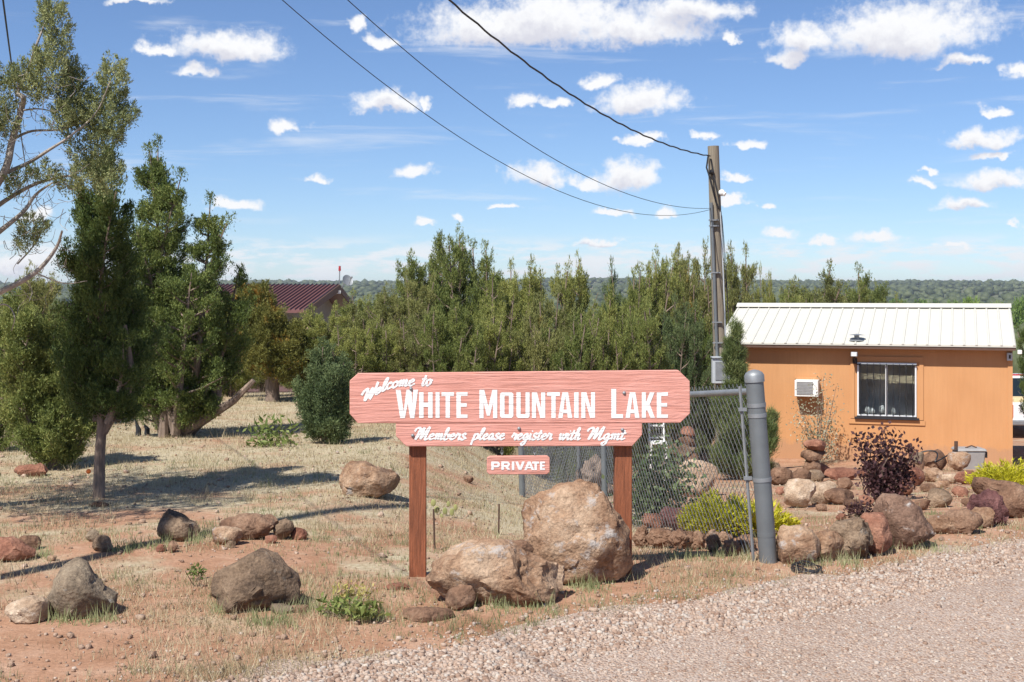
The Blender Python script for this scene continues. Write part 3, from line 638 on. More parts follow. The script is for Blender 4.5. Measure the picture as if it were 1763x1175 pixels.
dm = MB(); rings = []
for rr, off in ((.0, .0), (.09, .008), (.17, .03), (.21, .05)):
    rings.append([dc + dn * off + (da * math.cos(a) * rr + db * math.sin(a) * rr * 1.1) for a in [2 * math.pi * k / 16 for k in range(16)]])
for i in range(3):
    for k in range(16): dm.add([rings[i][k], rings[i][(k + 1) % 16], rings[i + 1][(k + 1) % 16], rings[i + 1][k]], [(0, 1, 2, 3)])
dm.build('satellite_dish', M['galv'], mar, mo, smooth=True)
MB().tube([dc - db * .22, dc + dn * .38 - db * .05], .012, 5).ball(dc + dn * .38 - db * .05, .05).build('receiver_horn', M['galv'], mar, mo)
MB().box(pk + Vector((-.15, -.2, -.28)), (.5, .12, .12)).build('floodlight', M['white_plastic'], mar, mo)
dv = [(-20, 34), (-6.5, 34), (-5.2, 45.9), (-22, 45.9)]
vv = []; N_ = 14
for j in range(N_ + 1):
    for i in range(N_ + 1):
        u, v = i / N_, j / N_; x = (dv[0][0] * (1 - u) + dv[1][0] * u) * (1 - v) + (dv[3][0] * (1 - u) + dv[2][0] * u) * v; y = 34 + 11.9 * v; vv.append((x, y, H(x, y) + .03))
ii = np.arange((N_ + 1) ** 2).reshape(N_ + 1, N_ + 1); fc = np.stack([ii[:-1, :-1], ii[:-1, 1:], ii[1:, 1:], ii[1:, :-1]], -1).reshape(-1, 4)
tag(npmesh('driveway', vv, fc, M['pink_drive'], smooth=True), kind='structure')

# ------------------------------------------------------------------ utility pole
UY = 22.0; ub = P(1247, 800, UY); ut = P(1228, 252, UY); ug = H(ub.x, UY)
ub = Vector((ub.x, UY, ug - .4)); uo = (ub.x, UY, ug)
pole = thing('utility_pole', 'grey weathered utility pole with conduits standing by the orange house', 'pole', uo)
MB().tube([ub, (ub + ut) / 2, ut], [.115, .105, .092], 14).build('shaft', M['pole_wood'], pole, uo, smooth=True)
def up_(t, dx, dy=-.1): p = ub.lerp(ut, t); return p + Vector((dx, dy, 0))
def tz(py): return (P(1235, py, UY).z - ub.z) / (ut.z - ub.z)
cond = MB().tube([up_(tz(640), -.065, -.13), up_(tz(480), -.07, -.12), up_(tz(350), -.08, -.115)], .026, 8).build('conduit', M['grey_pipe'], pole, uo, smooth=True)
MB().tube([up_(tz(620), .09, -.09), up_(tz(470), .085, -.09), up_(tz(365), .07, -.09)], .012, 6).build('conduit', M['box_grey'], pole, uo)
for py in (380, 390, 470, 555, 590): MB().box(up_(tz(py), -.05, -.125), (.16, .05, .02)).build('strap', M['galv'], pole, uo)
mbx = MB().box(P(1237, 637, UY) + Vector((0, -.24, 0)), (.29, .16, .42)).build('meter_box', M['box_grey'], pole, uo, bevel=.012)
MB().box(P(1237, 614, UY) + Vector((0, -.25, 0)), (.31, .2, .02)).build('lid', M['box_grey'], mbx, uo)
MB().box(P(1237, 637, UY) + Vector((0, -.326, 0)), (.2, .01, .3)).build('cover_plate', M['galv'], mbx, uo)
cp = P(1240, 333, UY)
sc_ = MB().tube([cp + Vector((-.04, 0, 0)), cp + Vector((.0, -.09, .01))], .02, 6).ball(cp + Vector((.01, -.1, 0)), .055).tube([cp + Vector((.01, -.1, 0)), cp + Vector((.06, -.13, -.03))], [.04, .035], 8).build('security_camera', M['white_plastic'], pole, uo, smooth=True)
MB().tube([up_(tz(268), -.1), up_(tz(290), -.14, -.12), up_(tz(305), -.1, -.13), up_(tz(350), .0, -.12), up_(tz(362), .06, -.11)], .014, 6).tube([up_(tz(275), -.06), up_(tz(310), -.02, -.13), up_(tz(345), .05, -.12), up_(tz(362), .07, -.11)], .012, 6).build('drop_leads', M['wire_dark'], pole, uo)
MB().ball(up_(tz(298), -.06, -.12), .045).build('insulator', M['black'], pole, uo, smooth=True)
MB().tube([up_(tz(365), .08), up_(tz(450), .11), up_(tz(560), .15)], .006, 5).tube([up_(tz(372), .09), up_(tz(450), .13), up_(tz(530), .14)], .005, 5).build('slack_line', M['wire_dark'], pole, uo)

# the roadside pole the lines come from, out of the frame to the left
qb = Vector((-4.75, 5.05, 0)); qt = qb + Vector((0.05, 0, 8.9))
q2 = thing('roadside_pole', 'tall weathered roadside pole carrying the overhead lines', 'pole', tuple(qb))
MB().tube([qb - Vector((0, 0, .4)), qb.lerp(qt, .5), qt], [.095, .08, .065], 14).build('shaft', M['pole_wood'], q2, tuple(qb), smooth=True)
MB().ball(qt, .067, 12, 6, (1, 1, .25)).build('top_cap', M['galv'], q2, tuple(qb), smooth=True)
def wire(name, a, b_, pxpy, rad, label, twist=0.0, frac=None):
    """sagging line from a to b_, its sag set so that it hangs through the given sight line"""
    a, b_ = Vector(a), Vector(b_); best = None
    sag = 0.0
    if pxpy:
        for k in range(1, 400):
            t_ = k / 400; p = a.lerp(b_, t_)
            if p.y < .5: continue
            px = CX + F * p.x / p.y
            if best is None or abs(px - pxpy[0]) < best[0]: best = (abs(px - pxpy[0]), t_, p)
        _, t_, p = best; zt = EYE + (HY - pxpy[1]) / F * p.y; sag = (p.z - zt) / (4 * t_ * (1 - t_))
    pts = []; n_ = 110 if twist else 44
    for k in range(n_ + 1):
        t_ = k / n_; p = a.lerp(b_, t_); p.z -= 4 * sag * t_ * (1 - t_)
        if twist: p += Vector((math.cos(k * 1.9), 0, math.sin(k * 1.9))) * twist
        pts.append(p)
    mid = pts[n_ // 2]
    o = MB().tube(pts, rad, 6).build(name, M['wire_dark'], None, tuple(pts[0]), smooth=True, loc=tuple(pts[0])); return tag(o, label, 'cable')
wire('overhead_cable', P(1222, 269, UY - .12), qt - Vector((0, 0, 1.0)), (880, 88), .011, 'thick twisted black cable running to the top of the grey pole', .006)
wire('overhead_line', P(1224, 359, UY - .12), qt - Vector((0, 0, 1.5)), (880, 228), .0042, 'thin line sagging to mid pole, the upper one of the pair', 0)
wire('overhead_line', P(1224, 361, UY - .12), qt - Vector((0, 0, 2.0)), (880, 290), .0038, 'thin line sagging to mid pole, the lower one of the pair', 0)
wire('overhead_line', (2.5, -8.0, 4.3), (-15.4, 43.5, 3.3), (22, 130), .006, 'thin dark line dropping past the bare juniper limbs at left edge', 0)

# ------------------------------------------------------------------ welcome sign
SA = math.radians(2.5); ST = Vector((math.cos(SA), math.sin(SA), 0)); SN = Vector((ST.y, -ST.x, 0))      # SN points to the viewer
S0 = Vector(((720 - CX) / F * 7.67, 7.67, 0))
def sp_(px, py, off=0.0):
    r = Vector(ray(px, py)); o = Vector((0, 0, EYE)); p0 = S0 + SN * off; return o + r * ((p0 - o).dot(SN) / r.dot(SN))
so = (S0.x, S0.y, 0)
sign = thing('welcome_sign', 'faded red wooden welcome sign on two posts behind the big boulder', 'sign', so)
TH = .042
def slab(outline, off0, off1):
    f_ = [sp_(*p) for p in outline]; base = [p + SN * off0 for p in f_]; top = [p + SN * off1 for p in f_]
    return MB().prism(top, base)
bo1 = [(603, 655), (617, 642.5), (1166, 637), (1185.5, 656), (1186, 711), (1169, 727.3), (617, 727.8), (603, 712)]
bo2 = [(682, 728.3), (1104, 727.9), (1104, 748), (1087, 767), (700, 767.8), (682, 750)]
board = slab(bo1, 0, TH).build('main_board', M['sign_paint'], sign, so, bevel=.003)
board2 = slab(bo2, 0, TH - .002).build('lower_board', M['sign_paint'], sign, so, bevel=.003)
for px, pyb, w_ in ((719, 1000, 13.4), (1074, 960, 12.8)):
    p = sp_(px, 760); p.z = 0; gz = H(p.x, p.y); ztop = sp_(px, 655).z
    c = Vector((p.x, p.y, (ztop + gz - .3) / 2)) - SN * .052
    MB().box(c, (.098, .094, ztop - gz + .3), ST).build('post', M['post_wood'], sign, so, bevel=.004)
for px, py in ((708, 669), (1073, 676), (1070, 739), (711, 749), (893, 737)):
    MB().ball(sp_(px, py) + SN * TH, .0105, 10, 6).build('bolt', M['galv'], sign, so, smooth=True)
LZ = [0]
def poly(mb, pts, zoff):
    """flat paint, one polygon in photo pixels, just proud of its board"""
    LZ[0] += 1; e = zoff + .00008 * (LZ[0] % 9)
    mb.add([sp_(*p) + SN * e for p in pts], [tuple(range(len(pts)))])
def z3(*pts): return [(590 + x / 5.687, 625 + y / 5.687) for x, y in pts]
def z4(*pts): return [(890 + x / 5.687, 625 + y / 5.687) for x, y in pts]
def rc_(z, x0, y0, x1, y1): return z((x0, y0), (x1, y0), (x1, y1), (x0, y1))
big = []
T_, B_ = 283, 533
def L_H(z, a, b_): return [rc_(z, a, T_, a + 44, B_), rc_(z, b_ - 44, T_, b_, B_), rc_(z, a + 44, 383, b_ - 44, 425)]
def L_I(z, a, b_): return [rc_(z, a, T_, b_, B_)]
def L_T(z, a, b_): m_ = (a + b_) / 2; return [rc_(z, a, T_, b_, 320), rc_(z, m_ - 21, 320, m_ + 21, B_)]
def L_E(z, a, b_): return [rc_(z, a, T_, a + 43, B_), rc_(z, a + 43, T_, b_, 318), rc_(z, a + 43, 388, b_ - 8, 424), rc_(z, a + 43, 499, b_, B_)]
def L_N(z, a, b_): return [rc_(z, a, T_, a + 40, B_), rc_(z, b_ - 40, T_, b_, B_), z((a + 40, T_), (a + 50, T_), (b_ - 40, 440), (b_ - 40, B_), (b_ - 48, B_), (a + 40, 372))]
def L_A(z, a, b_): m_ = (a + b_) / 2; return [z((m_ - 28, T_), (m_, T_), (m_, 322), (a + 43, B_), (a, B_)), z((m_, T_), (m_ + 28, T_), (b_, B_), (b_ - 43, B_), (m_, 322)), z((m_ - 27, 452), (m_ + 27, 452), (m_ + 35, 487), (m_ - 35, 487))]
big.append([z3((522, 258), (570, 258), (600, 470), (612, 535), (566, 535)), z3((612, 535), (600, 468), (626, 258), (640, 258), (640, 390)), z3((640, 258), (676, 258), (690, 470), (662, 535), (640, 390)), z3((692, 258), (740, 258), (704, 535), (662, 535), (684, 420))])
big.append(L_H(z3, 750, 882))
big.append(L_I(z3, 910, 950))
big.append(L_T(z3, 968, 1090))
big.append(L_E(z3, 1113, 1222))
big.append([rc_(z3, 1337, 258, 1378, 535), rc_(z3, 1470, 258, 1511, 535), z3((1378, 258), (1384, 258), (1424, 420), (1424, 512), (1410, 512), (1378, 385)), z3((1470, 258), (1464, 258), (1424, 420), (1424, 512), (1438, 512), (1470, 385))])
big.append([z3((1537, 300), (1553, 283), (1582, 283), (1582, 533), (1553, 533), (1537, 516)), z3((1668, 300), (1652, 283), (1624, 283), (1624, 533), (1652, 533), (1668, 516)), rc_(z3, 1582, 283, 1624, 318), rc_(z3, 1582, 498, 1624, 533)])
big.append([z4((-9, 283), (33, 283), (33, 533), (6, 533), (-9, 517)), z4((80, 283), (120, 283), (120, 517), (106, 533), (80, 533)), rc_(z4, 33, 497, 80, 533)])
big.append(L_N(z4, 142, 272))
big.append(L_T(z4, 290, 415))
big.append(L_A(z4, 398, 535))
big.append(L_I(z4, 553, 597))
big.append(L_N(z4, 623, 757))
big.append([rc_(z4, 915, 250, 963, 535), rc_(z4, 963, 497, 1030, 535)]); big.append(L_A(z4, 1053, 1190))
big.append([rc_(z4, 1212, T_, 1252, B_), z4((1290, T_), (1337, T_), (1290, 400), (1252, 470), (1252, 385)), z4((1290, 400), (1340, B_), (1297, B_), (1262, 450))])
big.append(L_E(z4, 1358, 1467))
for ltr in big:
    lm = MB()
    for p in ltr: poly(lm, p, TH + .0016)
    lm.build('letter', M['white_letter'], board, so)
GL = {'e': (.72, [[(0, .45), (.42, .6), (.52, .86), (.34, 1), (.1, .72), (.1, .25), (.34, 0), (.72, .28)]]),
 'l': (.52, [[(0, .25), (.36, 1.2), (.46, 1.85), (.3, 2.0), (.16, 1.4), (.13, .3), (.28, 0), (.54, .25)]]),
 'c': (.66, [[(.54, .78), (.38, 1), (.12, .75), (.1, .3), (.32, 0), (.68, .28)]]),
 'o': (.76, [[(.36, 1), (.1, .72), (.1, .25), (.32, 0), (.58, .3), (.56, .78), (.36, 1), (.55, .82), (.78, .86)]]),
 'm': (1.08, [[(0, .7), (.14, 1), (.2, .85), (.12, 0)], [(.14, .45), (.36, .96), (.5, .86), (.43, 0)], [(.45, .45), (.68, .96), (.82, .86), (.77, .15), (.88, 0), (1.1, .25)]]),
 't': (.50, [[(.3, 1.62), (.12, .3), (.22, 0), (.52, .25)], [(-.08, 1.02), (.5, 1.12)]]),
 'b': (.74, [[(0, .25), (.34, 1.4), (.38, 1.95), (.22, 1.9), (.11, .8), (.15, .08), (.4, 0), (.6, .38), (.48, .85), (.78, .72)]]),
 'r': (.66, [[(0, .4), (.2, 1.12), (.24, .86), (.5, .9), (.42, .2), (.52, 0), (.7, .25)]]),
 's': (.66, [[(.56, .86), (.36, 1.08), (.16, .84), (.30, .55), (.50, .30), (.36, .0), (.12, .0), (-.04, .2)], [(.46, .1), (.70, .25)]]),
 'p': (.76, [[(.0, .6), (.2, 1), (.04, .1), (-.05, -.95)], [(.14, .7), (.4, 1), (.6, .7), (.5, .2), (.25, 0), (.08, .1)], [(.5, .12), (.78, .28)]]),
 'a': (.82, [[(.6, .88), (.36, 1), (.1, .62), (.14, .1), (.34, .05), (.6, .85), (.55, .15), (.66, 0), (.86, .25)]]),
 'g': (.80, [[(.6, .88), (.36, 1), (.1, .62), (.15, .15), (.35, .12), (.6, .88), (.42, -.7), (.15, -.95), (.04, -.62), (.84, .22)]]),
 'i': (.40, [[(0, .35), (.15, 1), (.11, .2), (.22, 0), (.44, .25)], [(.22, 1.42), (.27, 1.52)]]),
 'h': (.76, [[(0, .25), (.34, 1.4), (.38, 1.95), (.24, 1.9), (.1, 0)], [(.12, .4), (.36, .96), (.5, .84), (.45, .15), (.56, 0), (.78, .25)]]),
 'w': (.94, [[(0, .75), (.12, 1), (.1, .3), (.2, 0), (.4, .35), (.45, 1), (.42, .25), (.56, 0), (.76, .45), (.74, 1), (.98, .86)]]),
 'W': (1.42, [[(-.25, 1.15), (-.05, 1.65), (.26, 1.85), (.36, 1.5), (.34, .0), (.92, 1.7), (.88, .02), (1.3, 1.2), (1.42, 2.1)]]),
 'M': (1.55, [[(-.35, 1.35), (-.15, 1.8), (.2, 1.88), (.26, 1.5), (.0, 0), (.72, 1.95), (.58, .1), (1.28, 1.95), (1.32, 1.6), (1.12, .2), (1.28, 0), (1.55, .25)]])}
def crom(pts, k=7):
    if len(pts) < 3: return [tuple(np.array(pts[0]) * (1 - t_) + np.array(pts[1]) * t_) for t_ in np.linspace(0, 1, 4)]
    p = [np.array(q, float) for q in pts]; p = [2 * p[0] - p[1]] + p + [2 * p[-1] - p[-2]]; out = []
    for i in range(1, len(p) - 2):
        for t_ in np.linspace(0, 1, k, endpoint=False):
            out.append(tuple(.5 * (2 * p[i] + (p[i + 1] - p[i - 1]) * t_ + (2 * p[i - 1] - 5 * p[i] + 4 * p[i + 1] - p[i + 2]) * t_ ** 2 + (3 * p[i] - p[i - 1] - 3 * p[i + 1] + p[i + 2]) * t_ ** 3)))
    out.append(tuple(p[-2])); return out
def brush(par, word, x0, x1, base, xh, zoff, sw=.345, slant=.30, cap=1.0):
    """brush script word from x0 to x1 (photo pixels) along the baseline function"""
    tot = sum(GL[c][0] for c in word); kx = (x1 - x0) / (tot + .15); cur = 0.12
    for c in word:
        mb = MB(); adv, strokes = GL[c]; ky = xh * (cap if c in 'WM' else 1.0)
        for st_ in strokes:
            pts = crom(st_); P2 = []
            for (gx, gy) in pts:
                bx_ = x0 + kx * cur + kx * gx + slant * gy * ky * .9; by = base(x0 + kx * (cur + gx))
                P2.append(np.array([bx_, by - gy * ky]))
            n_ = len(P2)
            for i in range(n_ - 1):
                d_ = P2[i + 1] - P2[i]; L_ = np.hypot(*d_)
                if L_ < 1e-6: continue
                nn = np.array([-d_[1], d_[0]]) / L_
                def wd(i_):
                    a_ = P2[min(i_ + 1, n_ - 1)] - P2[max(i_ - 1, 0)]; an = math.atan2(-a_[1], a_[0]); return xh * sw * (.34 + .30 * abs(math.sin(an - .5))) * (1.15 if c in 'WM' else 1)
                a0, a1 = wd(i), wd(i + 1); ex = d_ / L_ * .35
                poly(mb, [P2[i] - ex + nn * a0, P2[i + 1] + ex + nn * a1, P2[i + 1] + ex - nn * a1, P2[i] - ex - nn * a0], zoff)
        mb.build('letter', M['white_letter'], par, so)
        cur += adv
bl = lambda x: float(np.interp(x, [612, 622, 638, 652, 668, 690, 712, 760], [696, 692, 686, 676.5, 669, 664.5, 663, 663]))
brush(board, 'Welcome', 622, 714, bl, 10.5, TH + .0018, cap=1.08); brush(board, 'to', 724, 743, bl, 10.5, TH + .0018)
bl2 = lambda x: 755.6
for w_, a, b_ in (('Members', 714, 802), ('please', 812, 868), ('register', 878, 949), ('with', 959, 998), ('Mgmt', 1010, 1074)): brush(board2, w_, a, b_, bl2, 9.6, TH - .002 + .0018, cap=1.08)

# hanging PRIVATE board
pv = thing('private_sign', 'small red board reading PRIVATE hung on chains below the welcome sign', 'sign', tuple(sp_(891, 800)))
pvo = tuple(sp_(891, 800))
pb_ = slab([(838, 788), (843, 784.5), (942, 784), (946, 788), (946, 812), (941, 816), (842, 816.3), (838, 812)], .004, .03).build('board', M['sign_paint'], pv, pvo, bevel=.003)
def zp(*pts): return [(590 + x / 2.555, 620 + y / 2.555) for x, y in pts]
pl = []
t0, b0 = 444, 481
def q4(x0, y0, x1, y1): return zp((x0, y0), (x1, y0), (x1, y1), (x0, y1))
pl.append([q4(653, t0, 664, b0), q4(664, t0, 680, 453), q4(664, 461, 680, 470), zp((680, t0), (686, 446), (690, 452), (690, 462), (686, 468), (680, 470), (680, 461), (681, 457), (680, 453))])
pl.append([q4(697, t0, 708, b0), q4(708, t0, 724, 453), q4(708, 460, 724, 468), zp((724, t0), (730, 446), (734, 452), (734, 460), (730, 466), (724, 468), (724, 460), (725, 457), (724, 453)), zp((714, 468), (726, 468), (737, b0), (724, b0))])
pl.append([q4(743, t0, 754, b0)])
pl.append([zp((758, t0), (770, t0), (779, 468), (779, b0), (773, b0)), zp((800, t0), (788, t0), (779, 468), (779, b0), (785, b0))])
pl.append([zp((813, t0), (819, t0), (819, 456), (808, b0), (797, b0)), zp((825, t0), (819, t0), (819, 456), (830, b0), (841, b0)), q4(811, 467, 827, 474)])
pl.append([q4(832, t0, 862, 453), q4(842, 453, 853, b0)])
pl.append([q4(866, t0, 876, b0), q4(876, t0, 888, 452), q4(876, 459, 886, 466), q4(876, 473, 888, b0)])
for ltr in pl:
    pm_ = MB()
    for p in ltr: poly(pm_, p, .0316)
    pm_.build('letter', M['white_letter'], pb_, pvo)
for px in (864, 920):
    mb = MB()
    for k in range(4):
        c = sp_(px, 769 + 4.6 * k) + SN * .016; rr = .011
        ax_ = ST if k % 2 == 0 else SN
        ring = [c + ax_ * math.cos(a) * rr * .6 + Vector((0, 0, 1)) * math.sin(a) * rr for a in [2 * math.pi * j / 8 for j in range(9)]]
        mb.tube(ring, .0022, 5, cap=False)
    mb.build('chain', M['galv'], pv, pvo)

# ------------------------------------------------------------------ gate post and chain link fence
gb = G(1323, 968); gt = P(1298.5, 648, gb.y); go_ = tuple(gb)
gp = thing('gate_post', 'thick grey steel gate post with domed cap, leaning slightly', 'post', go_)
ax3 = (gt - gb)
MB().tube([gb - ax3 * .15, gb, gb.lerp(gt, .5), gt], .054, 22).build('pipe', M['grey_pipe'], gp, go_, smooth=True)
cm = MB(); r0 = .060; nrm = ax3.normalized()
cm.tube([gt - nrm * .035, gt + nrm * .005, gt + nrm * .022, gt + nrm * .034, gt + nrm * .04], [r0, r0, .05, .03, .006], 22).build('cap', M['galv'], gp, go_, smooth=True)
for t_ in (.845, .79, .445, .15):
    c = gb.lerp(gt, t_); MB().tube([c - nrm * .012, c + nrm * .012], .0575 if t_ > .2 else .0555, 22).build('band', M['galv'] if t_ > .2 else M['grey_pipe'], gp, go_, smooth=True)

A_ = Vector((gb.x - .085, gb.y + .02, 0)); C_ = Vector(((900 - CX) / F * 14.4, 14.4, 0)); D_ = Vector((2.75, 23.0, 0)); E_ = Vector((3.4, 25.5, 0))
fence = thing('chain_link_fence', 'galvanised chain link fence running back from the grey gate post', 'fence', (A_.x, A_.y, H(A_.x, A_.y)))
fo = (A_.x, A_.y, H(A_.x, A_.y))
zA = P(1283, 674, A_.y).z; hA = zA - H(A_.x, A_.y)
TOPZ = {}
def top_line(a, b_, t_):
    za = zA if a is A_ else P(900, 694, C_.y).z; zb = P(900, 694, C_.y).z if b_ is C_ else H(b_.x, b_.y) + hA
    return za + (zb - za) * t_
runs = [(A_, C_), (C_, D_)]
wm_ = MB()
for a, b_ in runs:
    L_ = (b_ - a).length; u = (b_ - a) / L_; Hh = hA + .05; sp0 = .068
    def pt(s, v):
        q = a + u * s; g_ = H(q.x, q.y) + .03; tp_ = top_line(a, b_, s / L_) + .05; return Vector((q.x, q.y, g_ + v / Hh * (tp_ - g_)))
    nrm_ = Vector((-u.y, u.x, 0))
    n_ = int((L_ + Hh) / sp0)
    for k in range(n_ + 1):
        for sgn in (1, -1):
            s0 = k * sp0 if sgn < 0 else k * sp0 - Hh
            s_a, v_a, s_b, v_b = s0, 0.0, s0 + sgn * Hh, Hh
            pts = []
            for j in range(9):
                t_ = j / 8; s = s_a + (s_b - s_a) * t_; v = v_a + (v_b - v_a) * t_
                if 0 <= s <= L_: pts.append(pt(s, v) + nrm_ * (.003 * sgn))
            if len(pts) > 1: wm_.tube(pts, .0019, 3, cap=False)
fab = MB(); fab.v, fab.f = wm_.v, wm_.f
me = bpy.data.meshes.new('wire_fabric'); me.from_pydata([tuple(Vector(v) - Vector(fo)) for v in fab.v], [], fab.f); me.materials.append(M['galv'])
tag(link(bpy.data.objects.new('wire_fabric', me), fence), kind='stuff')
for a, b_ in runs:
    n_ = 12; MB().tube([Vector(((a.lerp(b_, k / n_)).x, (a.lerp(b_, k / n_)).y, top_line(a, b_, k / n_))) for k in range(n_ + 1)], .021, 10).build('top_rail', M['galv'], fence, fo, smooth=True)
MB().tube([Vector((A_.x, A_.y, H(A_.x, A_.y) - .02)), Vector((A_.x - .02 * 0 - .085, A_.y, zA + .03))], .010, 6).build('tension_bar', M['galv'], fence, fo)
for p, zt_ in [(C_, top_line(A_, C_, 1.0))] + [(C_.lerp(D_, t_), top_line(C_, D_, t_)) for t_ in (.28, .56, .84)] + [(A_.lerp(C_, .5), top_line(A_, C_, .5))]:
    g_ = H(p.x, p.y); r_ = .034 if p is C_ else .026; hA_ = zt_ - g_
    MB().tube([Vector((p.x, p.y, g_ - .2)), Vector((p.x - .03, p.y, g_ + hA_ + .04))], r_, 10).ball(Vector((p.x - .03, p.y, g_ + hA_ + .04)), r_).build('fence_post', M['grey_pipe'], fence, fo, smooth=True)
for t_ in (.82, .45):
    c = gb.lerp(gt, t_); MB().box(c + Vector((-.085, .01, 0)), (.05, .02, .02)).build('clamp', M['galv'], fence, fo)

# ------------------------------------------------------------------ small made things
for i, (px, y0, y1, lab) in enumerate(((749, 877, 946, 'thin rusty metal stake beside the left sign post'), (858, 868, 921, 'thin dark metal stake between the sign post and the big boulder'))):
    g_ = G(px, y1); tag(MB().tube([g_ - Vector((0, 0, .1)), Vector((g_.x + (.006 if i else -.01), g_.y, P(px, y0, g_.y).z))], .0075, 6).build('metal_stake', M['rust'], None, tuple(g_), loc=tuple(g_)), lab, 'stake')
for (px, y0, y1, lab) in ((1567, 765, 792, 'short brown stake standing by the plum leaved shrub'), (1645.5, 760, 785, 'short rusty pipe standing behind the grey tub')):
    Y_ = 22.8; a = P(px, y1 + 10, Y_); g_ = H(a.x, Y_); tag(MB().tube([Vector((a.x, Y_, g_ - .1)), P(px + .6, y0, Y_)], .032, 8).build('short_stake', M['rust'], None, (a.x, Y_, g_), loc=(a.x, Y_, g_)), lab, 'stake')
# grey tub and hose by the house wall
tc_ = Vector((P(1668, 790, 23.2).x, 23.2, 0)); tgz = H(tc_.x, tc_.y); to_ = (tc_.x, tc_.y, tgz)
tub = thing('grey_tub', 'grey plastic storage tub against the orange wall', 'tub', to_)
zt = P(1668, 776, 23.2).z
c4 = lambda w_, d_, z: [Vector((tc_.x + sx * w_, tc_.y + sy * d_, z)) for sx, sy in ((-1, -1), (1, -1), (1, 1), (-1, 1))]
MB().hexa(c4(.2, .16, tgz - .02) + c4(.235, .19, zt)).build('body', M['grey_plastic'], tub, to_, bevel=.02)
MB().hexa(c4(.255, .21, zt + .003) + c4(.23, .185, zt + .05)).build('lid', M['grey_plastic'], tub, to_, bevel=.012)
MB().box((tc_.x + .255, tc_.y - .1, zt - .06), (.03, .1, .1)).build('handle', M['black'], tub, to_)
MB().tube([Vector((tc_.x - .08, tc_.y - .05, zt + .05)), Vector((tc_.x + .03, tc_.y - .05, zt + .09)), Vector((tc_.x + .12, tc_.y - .05, zt + .055))], .012, 6).build('lid_grip', M['rust'], tub, to_)
hb = Vector((P(1615, 790, 22.4).x, 22.4, 0)); hz_ = H(hb.x, hb.y)
pts = []
for k in range(60):
    t_ = k / 59; pts.append(Vector((hb.x - .25 + .55 * t_ + .12 * math.sin(t_ * 9), hb.y + .15 * math.cos(t_ * 7), P(1615, 786, 22.4).z + .08 * math.sin(t_ * 8 + .6))))
tag(MB().tube(pts, .013, 7).build('garden_hose', M['black'], None, tuple(pts[0]), smooth=True, loc=tuple(pts[0])), 'black hose lying over the rocks beside the grey tub', 'hose')
# coil of wire on the verge
wc = G(1384, 983); pts = [Vector((wc.x + (.072 + .012 * math.sin(k * .9)) * math.cos(k * .42) + .004 * k / 10, wc.y + (.12 + .02 * math.cos(k * .7)) * math.sin(k * .42), wc.z + .012 + .007 * math.sin(k * 1.3) + .0002 * k)) for k in range(90)]
tag(MB().tube(pts, .0035, 5).build('wire_coil', M['dark_metal'], None, tuple(wc), loc=tuple(wc)), 'tangled coil of dark wire on the grass below the gate post', 'wire coil')
# white metal chair behind the fence
ch = P(1131, 790, 19.0); cg = H(ch.x, 19.0); co = (ch.x, 19.0, cg)
zc = lambda py: P(1131, py, 19.0).z
xc = lambda px: P(px, 760, 19.0).x
chair = thing('garden_chair', 'old white metal garden chair behind the chain link fence', 'chair', co)
seat_z = zc(764)
for x in (xc(1120), xc(1146)):
    MB().tube([Vector((x - .02, 18.85, cg)), Vector((x, 18.87, seat_z)), Vector((x + .01, 19.2, seat_z + .02))], .014, 6).build('leg', M['white_plastic'], chair, co)
    MB().tube([Vector((x + .02, 19.25, cg)), Vector((x, 19.18, seat_z)), Vector((x, 19.26, zc(728)))], .014, 6).build('leg', M['white_plastic'], chair, co)
MB().box(((xc(1120) + xc(1146)) / 2, 19.02, seat_z + .012), (xc(1146) - xc(1120), .34, .03)).build('seat', M['white_plastic'], chair, co, bevel=.008)
for py in (729, 736, 757): MB().box(((xc(1120) + xc(1146)) / 2, 19.25, zc(py)), (xc(1146) - xc(1120), .02, .025)).build('back_rail', M['white_plastic'], chair, co)
for k in range(5): MB().tube([Vector((xc(1123 + 5 * k), 19.25, zc(757))), Vector((xc(1123 + 5 * k), 19.26, zc(730)))], .005, 5).build('back_slat', M['grey_plastic'], chair, co)
# round orange ornament hung on the trunk
og = P(152.5, 812, 10.25)
tag(MB().ball(og, .019, 12, 8).build('orange_ball', M['orange'], None, tuple(og), smooth=True, loc=tuple(og)), 'small orange ball hanging beside the juniper trunk', 'ornament')
sg = G(1601, 869)
s_a, s_b = P(1600, 868, sg.y), P(1627, 880, sg.y - .2); s_a.z = max(s_a.z, H(s_a.x, s_a.y) + .02); s_b.z = max(s_b.z, H(s_b.x, s_b.y) + .02)
tag(MB().tube([s_a, s_b], [.016, .012], 7).build('wooden_stick', M['stick'], None, tuple(s_b), loc=tuple(s_b)), 'pale wooden stick leaning between rocks in the garden', 'stick')

